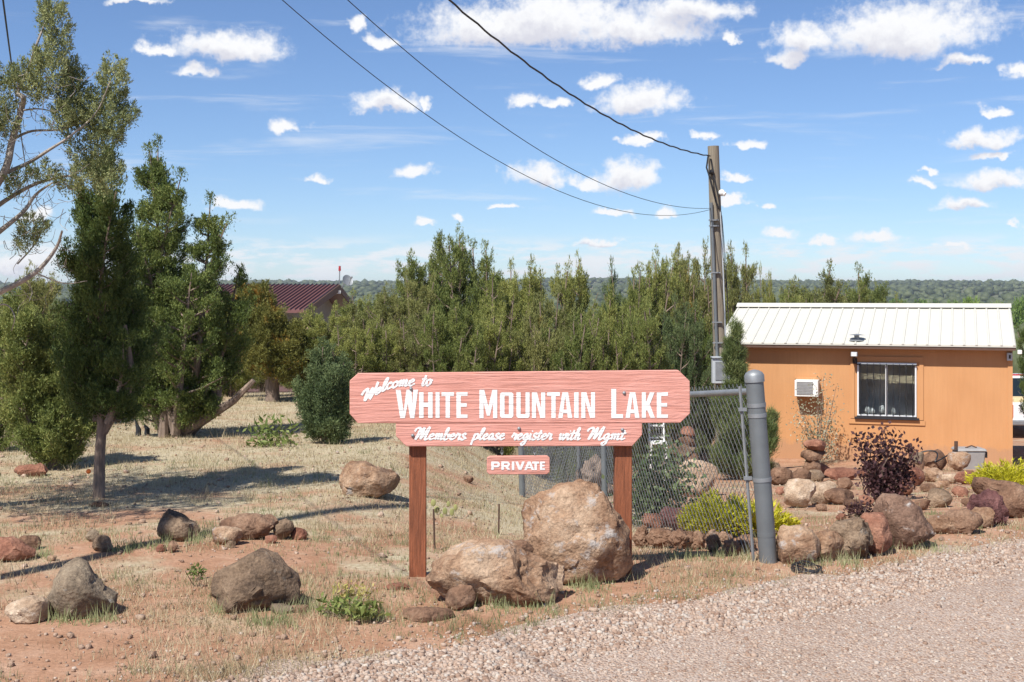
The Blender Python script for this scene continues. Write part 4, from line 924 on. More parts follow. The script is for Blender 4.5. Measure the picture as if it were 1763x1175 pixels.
# ------------------------------------------------------------------ rocks
_ico = {}
def ico(sub):
    if sub not in _ico:
        bm = bmesh.new(); bmesh.ops.create_icosphere(bm, subdivisions=sub, radius=1.0); bm.verts.ensure_lookup_table()
        _ico[sub] = (np.array([v.co[:] for v in bm.verts]), np.array([[v.index for v in f.verts] for f in bm.faces])); bm.free()
    return _ico[sub]
RS = [0]
def rock(shape, mat, label, depth=0.8, sub=3, rough=1.0, facets=11, base=None, name='rock', cat='rock', group=None, Y=None, sink=0.0, boxy=3.0):
    """boulder with the outline of the photographed one and its own depth; shape = (x0,y0,x1,y1) or outline points, photo pixels"""
    RS[0] += 1; rg = np.random.default_rng(100 + RS[0])
    if isinstance(shape[0], (int, float)):
        x0, y0, x1, y1 = shape; cx, cy = (x0 + x1) / 2, (y0 + y1) / 2; pts = []
        ph = rg.uniform(0, 6.28, 4)
        for k in range(28):
            a = 2 * math.pi * k / 28; e = 2.7
            r = 1 / (abs(math.cos(a)) ** e + abs(math.sin(a)) ** e) ** (1 / e)
            r *= 1 + .07 * math.sin(2 * a + ph[0]) + .07 * math.sin(3 * a + ph[1]) + .04 * math.sin(5 * a + ph[2])
            pts.append((cx + (x1 - x0) / 2 * r * math.cos(a), cy - (y1 - y0) / 2 * r * math.sin(a)))
    else: pts = [tuple(p) for p in shape]
    arr = np.array(pts, float); x0, y0 = arr.min(0); x1, y1 = arr.max(0); cx, cy = (x0 + x1) / 2, y0 + (y1 - y0) * .55
    g_ = G(cx, y1) if Y is None else None; Yg = g_.y if Y is None else Y
    hd = depth * (x1 - x0) / 2 / F * Yg; Yc = Yg + hd * .55
    sc_ = Yc / F
    vx, vz = (arr[:, 0] - cx) * sc_, -(arr[:, 1] - cy) * sc_
    # radius as a function of the angle in the upright plane
    dense = []
    n_ = len(vx)
    for i in range(n_):
        for t_ in np.linspace(0, 1, 12, endpoint=False): dense.append((vx[i] * (1 - t_) + vx[(i + 1) % n_] * t_, vz[i] * (1 - t_) + vz[(i + 1) % n_] * t_))
    dense = np.array(dense); ang = np.arctan2(dense[:, 1], dense[:, 0]); rad = np.hypot(dense[:, 0], dense[:, 1]); od = np.argsort(ang); ang, rad = ang[od], rad[od]
    ang = np.concatenate([ang - 2 * np.pi, ang, ang + 2 * np.pi]); rad = np.concatenate([rad] * 3)
    d, f_ = ico(sub); th = np.arctan2(d[:, 2], d[:, 0]); rho = np.hypot(d[:, 0], d[:, 2]); s = d[:, 1]
    nr = (rho ** boxy + np.abs(s) ** boxy) ** (1 / boxy); rho, s = rho / nr, s / nr
    R_ = np.interp(th, ang, rad)
    p = np.stack([R_ * rho * np.cos(th), hd * s, R_ * rho * np.sin(th)], -1)
    size = (x1 - x0 + y1 - y0) / 4 * sc_
    for k in range(facets):
        nn = rg.normal(size=3) * (.8, .5, .7); nn[1] -= 1.15; nn[2] += .25; nn /= np.linalg.norm(nn)
        sup = (p @ nn); dd = sup.max() * rg.uniform(.62, .88); over = np.maximum(0, sup - dd); p -= nn[None] * (over * .88)[:, None]
    for k in range(3):
        nn = rg.normal(size=3); nn[2] *= 1.5; nn /= np.linalg.norm(nn); pr = p @ nn / size + .22 * fbm(p / size * 1.7 + 5 * k, 2) - rg.uniform(-.5, .5)
        p = p * (1 - .06 * np.exp(-(pr / .045) ** 2) - .035 * (np.tanh(pr / .03) > 0))[:, None]
    if sub > 2:
        K = 34 if sub > 3 else 22; sd_ = p[rg.choice(len(p), K, replace=False)] * 1.0; ns_ = sd_ / np.array([R_.mean(), hd, R_.mean()]) ** 2; ns_ = ns_ / np.linalg.norm(ns_, axis=1, keepdims=True) + rg.normal(size=(K, 3)) * .16; ns_ /= np.linalg.norm(ns_, axis=1, keepdims=True)
        pw = p + .12 * size * np.stack([fbm(p / size * 3 + 7 * a, 2) for a in range(3)], -1)
        ix = ((pw[:, None, :] - sd_[None]) ** 2).sum(-1).argmin(1); dl = ((p - sd_[ix]) * ns_[ix]).sum(1); p = p - ns_[ix] * (np.clip(dl, -.3 * size, .3 * size) * (.55 * min(1.0, rough)))[:, None]
    q = p / size + rg.uniform(0, 50, 3)
    nrm = p / np.maximum(np.linalg.norm(p, axis=1, keepdims=True), 1e-6)
    disp = .10 * fbm(q * 1.3, 3) - .07 * np.abs(fbm(q * 2.1 + 9, 3)) + .034 * fbm(q * 6, 3) + .014 * fbm(q * 16, 2) * (sub > 3)
    p = p + nrm * (disp * size * rough)[:, None]
    for ax_, vv_ in ((0, vx), (2, vz)):
        lo, hi = p[:, ax_].min(), p[:, ax_].max(); p[:, ax_] = (p[:, ax_] - lo) / (hi - lo) * (vv_.max() - vv_.min()) + vv_.min()
    c = np.array([(cx - CX) / F * Yc, Yc, EYE - (cy - HY) / F * Yc - sink])
    zb = p[:, 2].min() * .9 + c[2]
    loc = Vector((c[0], c[1], min(H(c[0], c[1]), zb + .3) if Y is None else zb))
    o = npmesh(name, p + c, f_, M[mat], None, tuple(loc), smooth=True, loc=tuple(loc))
    try: o.data.set_sharp_from_angle(angle=math.radians(38))
    except Exception: pass
    return tag(o, label, cat, group)
BIG1 = [(897, 872), (905, 858), (930, 850), (968, 836), (1000, 828), (1022, 832), (1042, 845), (1052, 868), (1062, 882), (1080, 893), (1090, 915), (1091, 965), (1086, 985), (1068, 998), (1030, 1007), (985, 1008), (950, 1000), (925, 985), (905, 950), (897, 905)]
rock(BIG1, 'rock_tan', 'huge tan boulder standing before the right sign post', .62, 5, .7, 7, name='boulder', cat='boulder')
BIG2 = [(733, 968), (738, 955), (775, 942), (820, 936), (866, 929), (905, 936), (940, 950), (965, 960), (974, 985), (970, 1010), (950, 1032), (925, 1042), (880, 1040), (830, 1045), (770, 1030), (745, 1015), (737, 995)]
rock(BIG2, 'rock_tan', 'long low tan boulder with pale crack in front of the left sign post', .55, 5, .8, 9, name='boulder', cat='boulder')
rock((873, 930, 916, 962), 'rock_brown', 'small dark brown stone resting on top of the long low boulder', .8, 3, Y=7.15)
rock((765, 1008, 823, 1050), 'rock_brown', 'rounded dark stone at the foot of the long low boulder', .9, 3)
rock((694, 1045, 783, 1070), 'rock_brown', 'flat pale brown stone lying before the round dark stone', .8, 3)
rock((658, 1005, 703, 1018), 'rock_red', 'flat dark red stone left of the long boulder', .9, 2)
rock((632, 1046, 662, 1064), 'rock_brown', 'small brown stone beside the green weed clump', .9, 2)
B3 = [(74, 1000), (80, 982), (100, 967), (120, 964), (138, 978), (150, 1000), (172, 1020), (197, 1036), (196, 1052), (184, 1063), (150, 1068), (110, 1066), (80, 1062), (75, 1035)]
rock(B3, 'rock_grey', 'grey wedge shaped boulder with sloping top at the left', .9, 4, .7, 12, name='boulder', cat='boulder')
rock((8, 1030, 81, 1075), 'rock_pale', 'pale tan boulder at the left edge beside the grey wedge', .9, 3, name='boulder', cat='boulder')
B4 = [(363, 1005), (368, 985), (400, 970), (420, 955), (445, 949), (475, 956), (495, 975), (512, 995), (517, 1020), (510, 1042), (480, 1052), (440, 1056), (400, 1050), (373, 1038)]
rock(B4, 'rock_dark', 'round brown boulder alone on the red soil', .95, 4, .75, 12, name='boulder', cat='boulder')
rock((464, 1040, 504, 1058), 'rock_grey', 'grey flat stone under the round brown boulder', .8, 2); rock((497, 1042, 531, 1056), 'rock_brown', 'small brown stone just right of the round brown boulder', .8, 2)
B5 = [(271, 930), (275, 900), (283, 880), (295, 878), (310, 890), (325, 902), (338, 905), (343, 918), (342, 931), (305, 932)]
rock(B5, 'rock_dark', 'dark upright boulder with grass at its foot, left field', .9, 4, .8, 7, name='boulder', cat='boulder')
rock((288, 932, 306, 951), 'rock_brown', 'small stone in front of the dark upright boulder', .9, 2); rock((267, 938, 285, 951), 'rock_red', 'small reddish stone below the dark upright boulder', .9, 2)
rock((383, 883, 474, 932), 'rock_brown', 'rounded brown boulder, largest of the little row in the grass', .9, 4, .8, name='boulder', cat='boulder')
rock((362, 906, 416, 938), 'rock_tan', 'tan stone leaning on the left of the rounded brown boulder', .8, 3); rock((469, 895, 506, 929), 'rock_dark', 'dark pointed stone at the right end of the little row', .9, 3)
rock((388, 932, 406, 945), 'rock_dark', 'small dark stone below the tan leaning stone', .9, 2); rock((456, 922, 477, 936), 'rock_red', 'small pinkish stone below the dark pointed stone', .9, 2); rock((498, 910, 530, 930), 'rock_red', 'low reddish stone right of the dark pointed stone', .9, 2)
rock([(-20, 935), (-5, 926), (20, 930), (45, 945), (58, 955), (55, 967), (20, 970), (-20, 970)], 'rock_red', 'flat reddish boulder cut by the left edge', .8, 3, name='boulder', cat='boulder')
rock((28, 922, 69, 948), 'rock_brown', 'brown stone behind the flat reddish boulder', .9, 3); rock((147, 913, 171, 933), 'rock_grey', 'small grey round stone behind the dark domed one', .9, 2)
rock((157, 923, 194, 951), 'rock_dark', 'dark domed stone in the grass at the left', .9, 3); rock((80, 956, 97, 967), 'rock_tan', 'small tan stone next to the flat reddish boulder', .9, 2)
B6 = [(582, 830), (586, 808), (600, 795), (625, 795), (645, 805), (668, 812), (684, 820), (688, 832), (675, 848), (640, 860), (610, 860), (588, 850)]
rock(B6, 'rock_tan', 'large pinkish tan boulder in the grass behind the left sign post', .85, 4, .8, name='boulder', cat='boulder')
rock((20, 800, 80, 822), 'rock_red', 'low reddish mound of rock under the left juniper', .9, 3); rock((154, 864, 187, 874), 'rock_brown', 'flat brown stone at the foot of the nearest juniper trunk', .9, 2); rock((798, 820, 815, 832), 'rock_brown', 'small brown stone in the grass beneath the private sign', .9, 2)
# row along the verge right of the gate post
R1 = [(1338, 925), (1340, 905), (1375, 905), (1398, 915), (1414, 935), (1415, 950), (1405, 968), (1375, 973), (1342, 970)]
rock(R1, 'rock_tan', 'grey edged tan rock right beside the gate post', .9, 4, .7, 6)
rock((1392, 913, 1455, 969), 'rock_tan', 'smooth tan rock, second from the gate post in the verge row', .9, 4, .7); rock((1428, 893, 1505, 966), 'rock_dark', 'dark gnarled rock, third from the gate post in the verge row', .8, 4, 1.3)
rock((1474, 886, 1536, 958), 'rock_red', 'smooth reddish rock left of the white streaked one', .8, 4, .6)
R5 = [(1502, 880), (1510, 858), (1523, 850), (1545, 856), (1570, 870), (1592, 888), (1607, 905), (1612, 920), (1600, 930), (1575, 930), (1550, 945), (1525, 947), (1505, 925)]
rock(R5, 'rock_streaked', 'largest rock of the verge row, streaked with white', .7, 4, .7, 7)
rock((1599, 886, 1657, 921), 'rock_tan', 'tan rock with grey end right of the white streaked one', .8, 3); rock((1624, 877, 1692, 919), 'rock_brown', 'brown rock between the tan and the pale rounded ones', .8, 3); rock((1671, 874, 1713, 908), 'rock_tan', 'pale rounded rock left of the maroon lava', .8, 3)
rock((1669, 845, 1737, 906), 'rock_maroon', 'rough maroon lava rock in the verge row', .8, 4, 1.9); rock([(1680, 840), (1690, 823), (1720, 830), (1760, 838), (1800, 850), (1815, 875), (1800, 893), (1745, 893), (1700, 880)], 'rock_brown', 'big brown boulder cut by the right edge behind the maroon lava', .8, 4, .8, name='boulder', cat='boulder')
GARDEN = [((1350, 826, 1406, 873), 'rock_pale', 'pale tan slab, largest of the pale rocks in the garden', 3), ((1394, 828, 1440, 867), 'rock_pale', 'pale split rock right of the pale slab', 3), ((1420, 841, 1471, 869), 'rock_brown', 'brown rock right of the pale split rock', 3),
 ((1452, 860, 1486, 876), 'rock_brown', 'low brown rock left of the small plum shrub', 2), ((1478, 854, 1506, 870), 'rock_red', 'low reddish rock behind the small plum shrub', 2), ((1596, 843, 1639, 874), 'rock_dark', 'dark grooved rock in the middle of the garden', 3),
 ((1572, 860, 1603, 879), 'rock_brown', 'brown rock with pale rim left of the dark grooved rock', 2), ((1322, 797, 1346, 813), 'rock_dark', 'dark flat rock just right of the gate post', 2), ((1325, 804, 1363, 836), 'rock_brown', 'brown rock below the dark flat one by the gate post', 3),
 ((1421, 805, 1477, 827), 'rock_red', 'long reddish rock right of the stacked cairn', 3), ((1404, 799, 1431, 823), 'rock_red', 'reddish rock touching the right of the cairn', 2), ((1554, 802, 1591, 838), 'rock_red', 'reddish rock right of the plum shrub', 3),
 ((1564, 786, 1593, 819), 'rock_brown', 'dark brown rock above the reddish one by the plum shrub', 3), ((1588, 775, 1632, 809), 'rock_brown', 'brown hump of rock left of the grey tub', 3), ((1634, 777, 1671, 811), 'rock_tan', 'tan pointed rock in front of the grey tub', 3),
 ((1588, 805, 1623, 831), 'rock_tan', 'tan rock below the brown hump', 3), ((1623, 815, 1652, 833), 'rock_pale', 'small pale rock below the tan pointed one', 2), ((1645, 812, 1683, 834), 'rock_red', 'reddish rock beside the right golden juniper', 2),
 ((1545, 824, 1573, 853), 'rock_red', 'reddish rock just right of the plum shrub foot', 2), ((1362, 808, 1398, 833), 'rock_brown', 'brown rock at the left foot of the cairn', 3), ((1387, 810, 1421, 829), 'rock_dark', 'dark rock under the cairn', 2)]
GARDEN += [((1335, 838, 1352, 852), 'rock_red', 'small reddish rock left of the pale slab', 2), ((1440, 822, 1470, 842), 'rock_brown', 'brown rock above the long brown one in mid garden', 3), ((1585, 832, 1612, 848), 'rock_brown', 'brown rock left above the dark grooved rock', 2), ((1640, 838, 1668, 856), 'rock_red', 'reddish rock between the dark grooved rock and the maroon lava', 2),
 ((1530, 842, 1552, 858), 'rock_brown', 'small brown rock under the right side of the plum shrub', 2), ((1610, 826, 1634, 842), 'rock_tan', 'small tan rock above the dark grooved rock', 2), ((1476, 806, 1500, 822), 'rock_red', 'reddish rock left of the plum shrub branches', 2), ((1655, 858, 1674, 872), 'rock_brown', 'small brown rock left above the maroon lava', 2), ((1405, 868, 1424, 880), 'rock_brown', 'small brown rock in the grass below the pale split rock', 2), ((1440, 885, 1458, 897), 'rock_red', 'small reddish rock behind the dark gnarled one', 2)]
for s_, m_, lab, sub in GARDEN: rock(s_, m_, lab, .85, sub)
rock((1573, 778, 1592, 801), 'rock_grey', 'small grey rock perched left of the brown hump', .8, 2, Y=19.6)
# cairn, each stone by itself
cy_ = G(1400, 826).y + .15
rock((1384, 784, 1414, 818), 'rock_brown', 'upright third stone from the top of the cairn', .8, 3, Y=cy_); rock((1379, 773, 1421, 794), 'rock_brown', 'wide second stone of the cairn, under the top one', .8, 3, 1.3, Y=cy_); rock((1384, 758, 1424, 777), 'rock_red', 'flat top stone of the cairn before the orange wall', .8, 3, Y=cy_)
# behind the fence
rock((1164, 793, 1233, 853), 'rock_pale', 'big pale tan rock behind the fence left of the young pine', .85, 3, .8)
cy2 = 17.5
for s_, m_, lab in (((1180, 778, 1202, 804), 'rock_brown', 'lowest brown stone of the pile behind the fence'), ((1150, 762, 1201, 786), 'rock_dark', 'dark flat stone in the pile behind the fence'), ((1169, 748, 1197, 769), 'rock_brown', 'second stone from the top of the pile behind the fence'), ((1171, 734, 1196, 752), 'rock_red', 'topmost stone of the pile behind the fence')): rock(s_, m_, lab, .85, 3, Y=cy2)
WALL = [((1088, 906, 1121, 944), 'leftmost lava rock of the low wall beside the right sign post'), ((1113, 909, 1162, 946), 'broad brown lava rock, second in the low wall from the sign post'), ((1152, 912, 1197, 947), 'rough lava rock, third in the low wall from the sign post'), ((1186, 915, 1218, 947), 'lava rock left of the dark gap in the low wall'),
 ((1216, 912, 1242, 953), 'tall dark lava rock in the middle of the low wall'), ((1233, 917, 1264, 946), 'brown lava rock under the golden juniper'), ((1244, 930, 1277, 958), 'lava rock lowest at the fence foot'), ((1268, 922, 1302, 951), 'lava rock right at the foot of the gate post fence')]
for s_, lab in WALL: rock(s_, 'rock_brown', lab, 1.0, 4, 2.0, group='low lava rock wall')
rock((1138, 876, 1197, 916), 'rock_maroon', 'reddish spongy lava rock behind the low wall', .9, 4, 2.4); rock((1106, 884, 1145, 910), 'rock_red', 'small red lava rock left of the spongy one', .9, 3, 1.8)
rock([(980, 850), (985, 815), (1000, 800), (1018, 792), (1030, 783), (1042, 800), (1052, 830), (1060, 852), (1020, 856)], 'bark', 'gnarled brown root stump behind the fence and big boulder', .8, 4, 2.6, 3, name='root_stump', cat='stump')

# ------------------------------------------------------------------ foliage helpers
def kites(o_, d_, ln, wd, rg, fold=0.0):
    """one small leaf shaped face per row"""
    n_ = len(o_); r = rg.normal(size=(n_, 3)); s = np.cross(d_, r); s /= np.maximum(np.linalg.norm(s, axis=1, keepdims=True), 1e-6)
    v = np.empty((n_, 4, 3)); v[:, 0] = o_; v[:, 1] = o_ + d_ * (ln * .5)[:, None] + s * (wd * .5)[:, None]; v[:, 2] = o_ + d_ * ln[:, None]; v[:, 3] = o_ + d_ * (ln * .5)[:, None] - s * (wd * .5)[:, None]
    return v.reshape(-1, 3), np.arange(n_ * 4).reshape(n_, 4)
def slips(o_, d_, ln, wd, rg):
    n_ = len(o_); r = rg.normal(size=(n_, 3)); s = np.cross(d_, r); s /= np.maximum(np.linalg.norm(s, axis=1, keepdims=True), 1e-6)
    v = np.empty((n_, 3, 3)); v[:, 0] = o_ - s * (wd * .5)[:, None]; v[:, 1] = o_ + s * (wd * .5)[:, None]; v[:, 2] = o_ + d_ * ln[:, None]
    return v.reshape(-1, 3), np.arange(n_ * 3).reshape(n_, 3)
def unit(a): return a / np.maximum(np.linalg.norm(a, axis=-1, keepdims=True), 1e-9)
def sprays(tp, td, n_per, spread, ln, wd, tuft, rg):
    """tufts of small leaves round twig points tp heading td"""
    n_ = len(tp); o_ = np.repeat(tp, n_per, 0); d_ = np.repeat(td, n_per, 0); N = len(o_)
    t_ = rg.uniform(-.2, 1.0, N); rad = rg.normal(size=(N, 3)) * tuft * .30 * (1.15 - np.clip(t_, 0, 1))[:, None]
    o2 = o_ + d_ * (t_ * tuft)[:, None] + rad
    dd = unit(d_ + unit(rg.normal(size=(N, 3))) * spread)
    return slips(o2, dd, ln * rg.uniform(.6, 1.25, N), wd * rg.uniform(.7, 1.2, N), rg)
def branch_tree(rg, leaders, n_br, tufts, n_per, ln, wd, tuft, spread=.8, trunk_r=.07, prof=None, up=.75, droop=0.0, gap=.0):
    """leaders: (base xyz, top xyz, radius, start fraction). returns wood MB and leaf arrays"""
    wood = MB(); TP, TD = [], []
    tot = sum(l_[2] * (Vector(l_[1]) - Vector(l_[0])).length for l_ in leaders)
    for (b0, t0, R_, st) in leaders:
        b0, t0 = np.array(b0, float), np.array(t0, float); L_ = np.linalg.norm(t0 - b0)
        bend = rg.normal(size=3) * .05 * L_; bend[2] = 0
        axis = lambda t_: b0 + (t0 - b0) * t_ + bend * math.sin(math.pi * t_)
        ts = np.linspace(0, 1, 9); wood.tube([Vector(axis(t_)) for t_ in ts], [max(.006, trunk_r * (1 - .93 * t_)) for t_ in ts], 7)
        nb_ = int(n_br * R_ * L_ / tot)
        for k in range(nb_):
            t_ = st + (1 - st) * (k + rg.uniform()) / nb_; a = k * 2.399 + rg.normal() * .5
            u = (t_ - st) / (1 - st); r = R_ * (prof(u) if prof else (min(1, .62 + 1.8 * u) * (1 - u) ** .52 + .05)) * rg.uniform(.42, 1.36)
            p0 = axis(max(.02, t_ - .10 * rg.uniform(.4, 1.2))); out = np.array([math.cos(a), math.sin(a), 0]); upv = np.array([0, 0, 1.0])
            p1 = p0 + out * r * .55 + upv * r * (.22 * up * min(1, .15 + 3 * u) - droop); p2 = p0 + out * r + upv * r * (up * min(1, .2 + 2.2 * u) - droop) * .8
            cv = lambda s: p0 * (1 - s) ** 2 + 2 * p1 * s * (1 - s) + p2 * s * s
            tv = lambda s: unit(2 * (p1 - p0) * (1 - s) + 2 * (p2 - p1) * s)
            nT = max(2, int(tufts * (.35 + r / R_ * .45)))
            for j in range(nT):
                s = rg.uniform(.45, 1.0); TP.append(cv(s) + rg.normal(size=3) * (tuft * .18)); TD.append(unit(tv(s) * .7 + upv * .6 + rg.normal(size=3) * .25))
            for m_ in range(4):
                s = rg.uniform(.4, .95); q0 = cv(s); tg_ = tv(s); lat = np.cross(tg_, upv) * (1 if m_ % 2 else -1)
                dr = unit(tg_ * .55 + lat * rg.uniform(.3, .8) + upv * rg.uniform(.2, .7) + rg.normal(size=3) * .15); sl = max(tuft * .8, r * rg.uniform(.22, .42))
                for j in range(max(1, int(tufts * .42))):
                    TP.append(q0 + dr * sl * rg.uniform(.25, 1.0) + rg.normal(size=3) * (tuft * .14)); TD.append(unit(dr * .6 + upv * .6 + rg.normal(size=3) * .2))
            wood.tube([Vector(p0), Vector((p0 + 2 * p1 + p2) / 4), Vector(p2)], [max(.005, trunk_r * .34 * (1 - .7 * t_)), max(.004, trunk_r * .2), .003], 4, cap=False)
        for j in range(5): TP.append(axis(1) + rg.normal(size=3) * tuft * .25); TD.append(unit(np.array([0, 0, 1.0]) + rg.normal(size=3) * .3))
    v, f_ = sprays(np.array(TP), np.array(TD), n_per, spread, ln, wd, tuft, rg)
    return wood, v, f_
def tree_obj(name, label, cat, loc, wood, v, f_, mat, bark='bark', group=None, scale=None, rz=0.0, wname='trunk', lname='crown'):
    t_ = thing(name, label, cat, tuple(loc), group, rz)
    wood.build(wname, M[bark], t_, (0, 0, 0), smooth=True); npmesh(lname, v, f_, M[mat], t_)
    if scale: t_.scale = scale
    return t_
def copy_tree(src, name, label, loc, scale, rz, mat=None, group=None):
    r_ = src.copy(); r_.name = name; COL.objects.link(r_); r_.location = loc; r_.scale = scale; r_.rotation_euler[2] = rz; r_['label'] = label
    if group: r_['group'] = group
    for ch_ in src.children:
        c_ = ch_.copy(); COL.objects.link(c_); c_.parent = r_
        if mat and ch_.name.startswith('crown'):
            c_.material_slots[0].link = 'OBJECT'; c_.material_slots[0].material = M[mat]
    return r_
def rel(base, px, py, dy=0.0): p = P(px, py, base.y + dy); return (p.x - base.x, dy, p.z - base.z)

# dark twin peaked juniper
b_ = G(300, 752); rg = np.random.default_rng(11); S_ = b_.y / F
L_ = [((-.12, 0, .0), rel(b_, 258, 262), 76 * S_, .10), ((-.04, .1, 0), rel(b_, 272, 252, .25), 70 * S_, .10), ((.06, -.1, 0), rel(b_, 312, 305, -.2), 66 * S_, .10), ((.15, 0, 0), rel(b_, 362, 345, .1), 55 * S_, .14), ((.2, -.08, .1), rel(b_, 392, 382, -.2), 44 * S_, .16), ((-.1, -.1, 0), rel(b_, 236, 400, -.3), 66 * S_, .12), ((.15, .1, 0), rel(b_, 410, 470, .12), 40 * S_, .2), ((.15, 0, .1), rel(b_, 432, 520, 0), 52 * S_, .2), ((.12, .1, .1), rel(b_, 425, 585, .2), 60 * S_, .2), ((-.12, .1, .05), rel(b_, 212, 500, .2), 58 * S_, .15), ((.05, -.15, .05), rel(b_, 330, 470, -.4), 80 * S_, .12)]
w, v, f_ = branch_tree(rg, L_, 300, 9, 40, .034, .0125, .11, .75, .06)
for pts in ([(0.05, 0, .03), rel(b_, 352, 722, -.1), rel(b_, 402, 690, -.1), rel(b_, 437, 655, -.1)], [(-.1, 0, .0), rel(b_, 268, 705), rel(b_, 246, 682)], [(.1, .1, 0), rel(b_, 372, 700, .12), rel(b_, 378, 640, .3)]): w.tube(pts, [.075, .06, .045, .03][:len(pts)], 7)
tree_obj('juniper_tree', 'tall dark juniper with several peaks and a low forked trunk', 'tree', b_, w, v, f_, 'jun_dark')
# nearest juniper, slender dark, trunk forked low
b_ = G(170, 858); rg = np.random.default_rng(12); S_ = b_.y / F
L_ = [((0, 0, .66), rel(b_, 168, 240), 70 * S_, 0.02), ((.02, .05, .66), rel(b_, 140, 330, .3), 72 * S_, 0.02), ((.1, -.02, .68), rel(b_, 200, 330, -.2), 62 * S_, 0.02), ((.02, 0, .66), rel(b_, 118, 430, -.1), 56 * S_, 0.02), ((.12, .05, .6), rel(b_, 228, 520, .2), 48 * S_, .02), ((.1, -.1, .6), rel(b_, 212, 590, -.15), 40 * S_, .02), ((-.05, .1, .6), rel(b_, 110, 560, .2), 46 * S_, .02)]
w, v, f_ = branch_tree(rg, L_, 185, 9, 42, .027, .0098, .095, .75, .032)
w.tube([(0, 0, -.1), (.0, 0, .0), rel(b_, 172, 780), rel(b_, 176, 730), rel(b_, 170, 690)], [.066, .048, .041, .038, .03], 10); w.tube([rel(b_, 178, 745), rel(b_, 196, 715), rel(b_, 216, 684)], [.036, .032, .028], 9); w.tube([rel(b_, 216, 684), rel(b_, 226, 640), rel(b_, 215, 560)], [.04, .03, .015], 7)
tree_obj('juniper_tree', 'slender juniper with bare reddish trunk nearest at the left', 'tree', b_, w, v, f_, 'jun_dark')
# half bare pale juniper leaning in from the left
b_ = Vector((P(-190, 900, 9.6).x, 9.6, 0)); b_.z = H(b_.x, b_.y); rg = np.random.default_rng(13)
w = MB(); TP, TD = [], []
def limb(pts, r0, r1, dy=0.0):
    q = [Vector(rel(b_, x, y, dy + .05 * math.sin(i * 2.1))) for i, (x, y) in enumerate(pts)]
    sm_ = [Vector(p_) for p_ in crom([tuple(a) for a in q], 5)]; n_ = len(sm_); k_ = .62 if r0 < .06 else 1.0; w.tube(sm_, [(r0 + (r1 - r0) * i / (n_ - 1)) * k_ for i in range(n_)], 7)
limb([(-190, 905), (-180, 780), (-150, 620), (-120, 540)], .13, .08); limb([(-120, 540), (-60, 400), (5, 300), (20, 245), (36, 190), (40, 168), (30, 160), (45, 130)], .055, .022)
limb([(45, 130), (53, 108), (62, 80), (76, 45), (90, 15)], .022, .008); limb([(-130, 580), (-50, 520), (0, 503), (60, 470), (95, 430), (107, 398)], .05, .012, -.2); limb([(-110, 520), (-40, 430), (0, 398), (40, 365), (62, 335), (90, 315)], .045, .01)
limb([(-90, 470), (-30, 380), (0, 352), (50, 322), (90, 308), (125, 302)], .04, .010, .1); limb([(12, 297), (50, 280), (85, 258), (120, 235), (165, 195), (190, 140)], .026, .006); limb([(22, 240), (55, 226), (110, 222), (160, 195), (200, 120)], .018, .005, .15); limb([(40, 190), (70, 188), (110, 198)], .012, .004)
limb([(-30, 165), (10, 140), (45, 128)], .02, .008); limb([(75, 135), (110, 128)], .008, .003); limb([(-20, 530), (10, 525), (25, 545), (20, 570)], .012, .004); limb([(60, 470), (110, 488), (150, 484)], .010, .003); limb([(30, 455), (60, 420), (75, 380), (60, 350)], .010, .003); limb([(40, 480), (55, 500), (50, 520)], .007, .002)
for k in range(110):
    x, y = rg.uniform(0, 120), rg.uniform(120, 520); a = rg.uniform(-2.6, 1.6); L0 = rg.uniform(18, 55); limb([(x, y), (x + L0 * .5 * math.cos(a), y - L0 * .45 * math.sin(a) + 4), (x + L0 * math.cos(a + .4), y - L0 * .8 * math.sin(a + .4))], .004, .0015, rg.uniform(-.3, .3))
CL = [(90, 16, 14), (88, 34, 20), (96, 58, 22), (98, 84, 20), (84, 104, 24), (62, 128, 28), (88, 132, 26), (40, 142, 24), (126, 124, 13), (130, 150, 18), (122, 175, 20), (130, 195, 20), (196, 120, 14), (196, 140, 20), (180, 165, 22), (168, 185, 24), (150, 202, 24), (204, 172, 10), (198, 205, 22), (220, 202, 12), (174, 225, 34), (140, 226, 28), (192, 238, 16), (14, 140, 16), (8, 190, 14), (14, 225, 14), (150, 258, 36), (160, 290, 36), (122, 318, 22), (26, 322, 16), (72, 306, 18), (58, 400, 20), (50, 420, 16), (185, 312, 26), (112, 160, 20), (60, 165, 16), (105, 215, 22), (-20, 210, 30), (-40, 280, 40), (-30, 150, 30)] + [(-60 - 38 * (k % 8), 60 + 62 * (k // 8) + 18 * (k % 3), 34) for k in range(56)]  # last clumps, unseen beyond the left edge, added to shade the ground
for (x, y, r) in CL:
    for k in range(int(6 + r * .75)):
        a, q = rg.uniform(0, 6.28), r * math.sqrt(rg.uniform()); TP.append(rel(b_, x + q * math.cos(a), y + q * math.sin(a), rg.normal() * r * .8 * 9.6 / F + (.15 if x > 110 else 0) + (rg.uniform(-1.3, .4) if x < -55 else 0))); TD.append(unit(np.array([math.cos(a) * .5, rg.normal() * .4, .8 - math.sin(a) * .4])))
v, f_ = sprays(np.array(TP), np.array(TD), 60, .9, .024, .0085, .08, rg)
tree_obj('juniper_tree', 'half bare pale juniper with bleached limbs reaching in from the left edge', 'tree', b_, w, v, f_, 'jun_pale', 'bark_pale', wname='limbs')
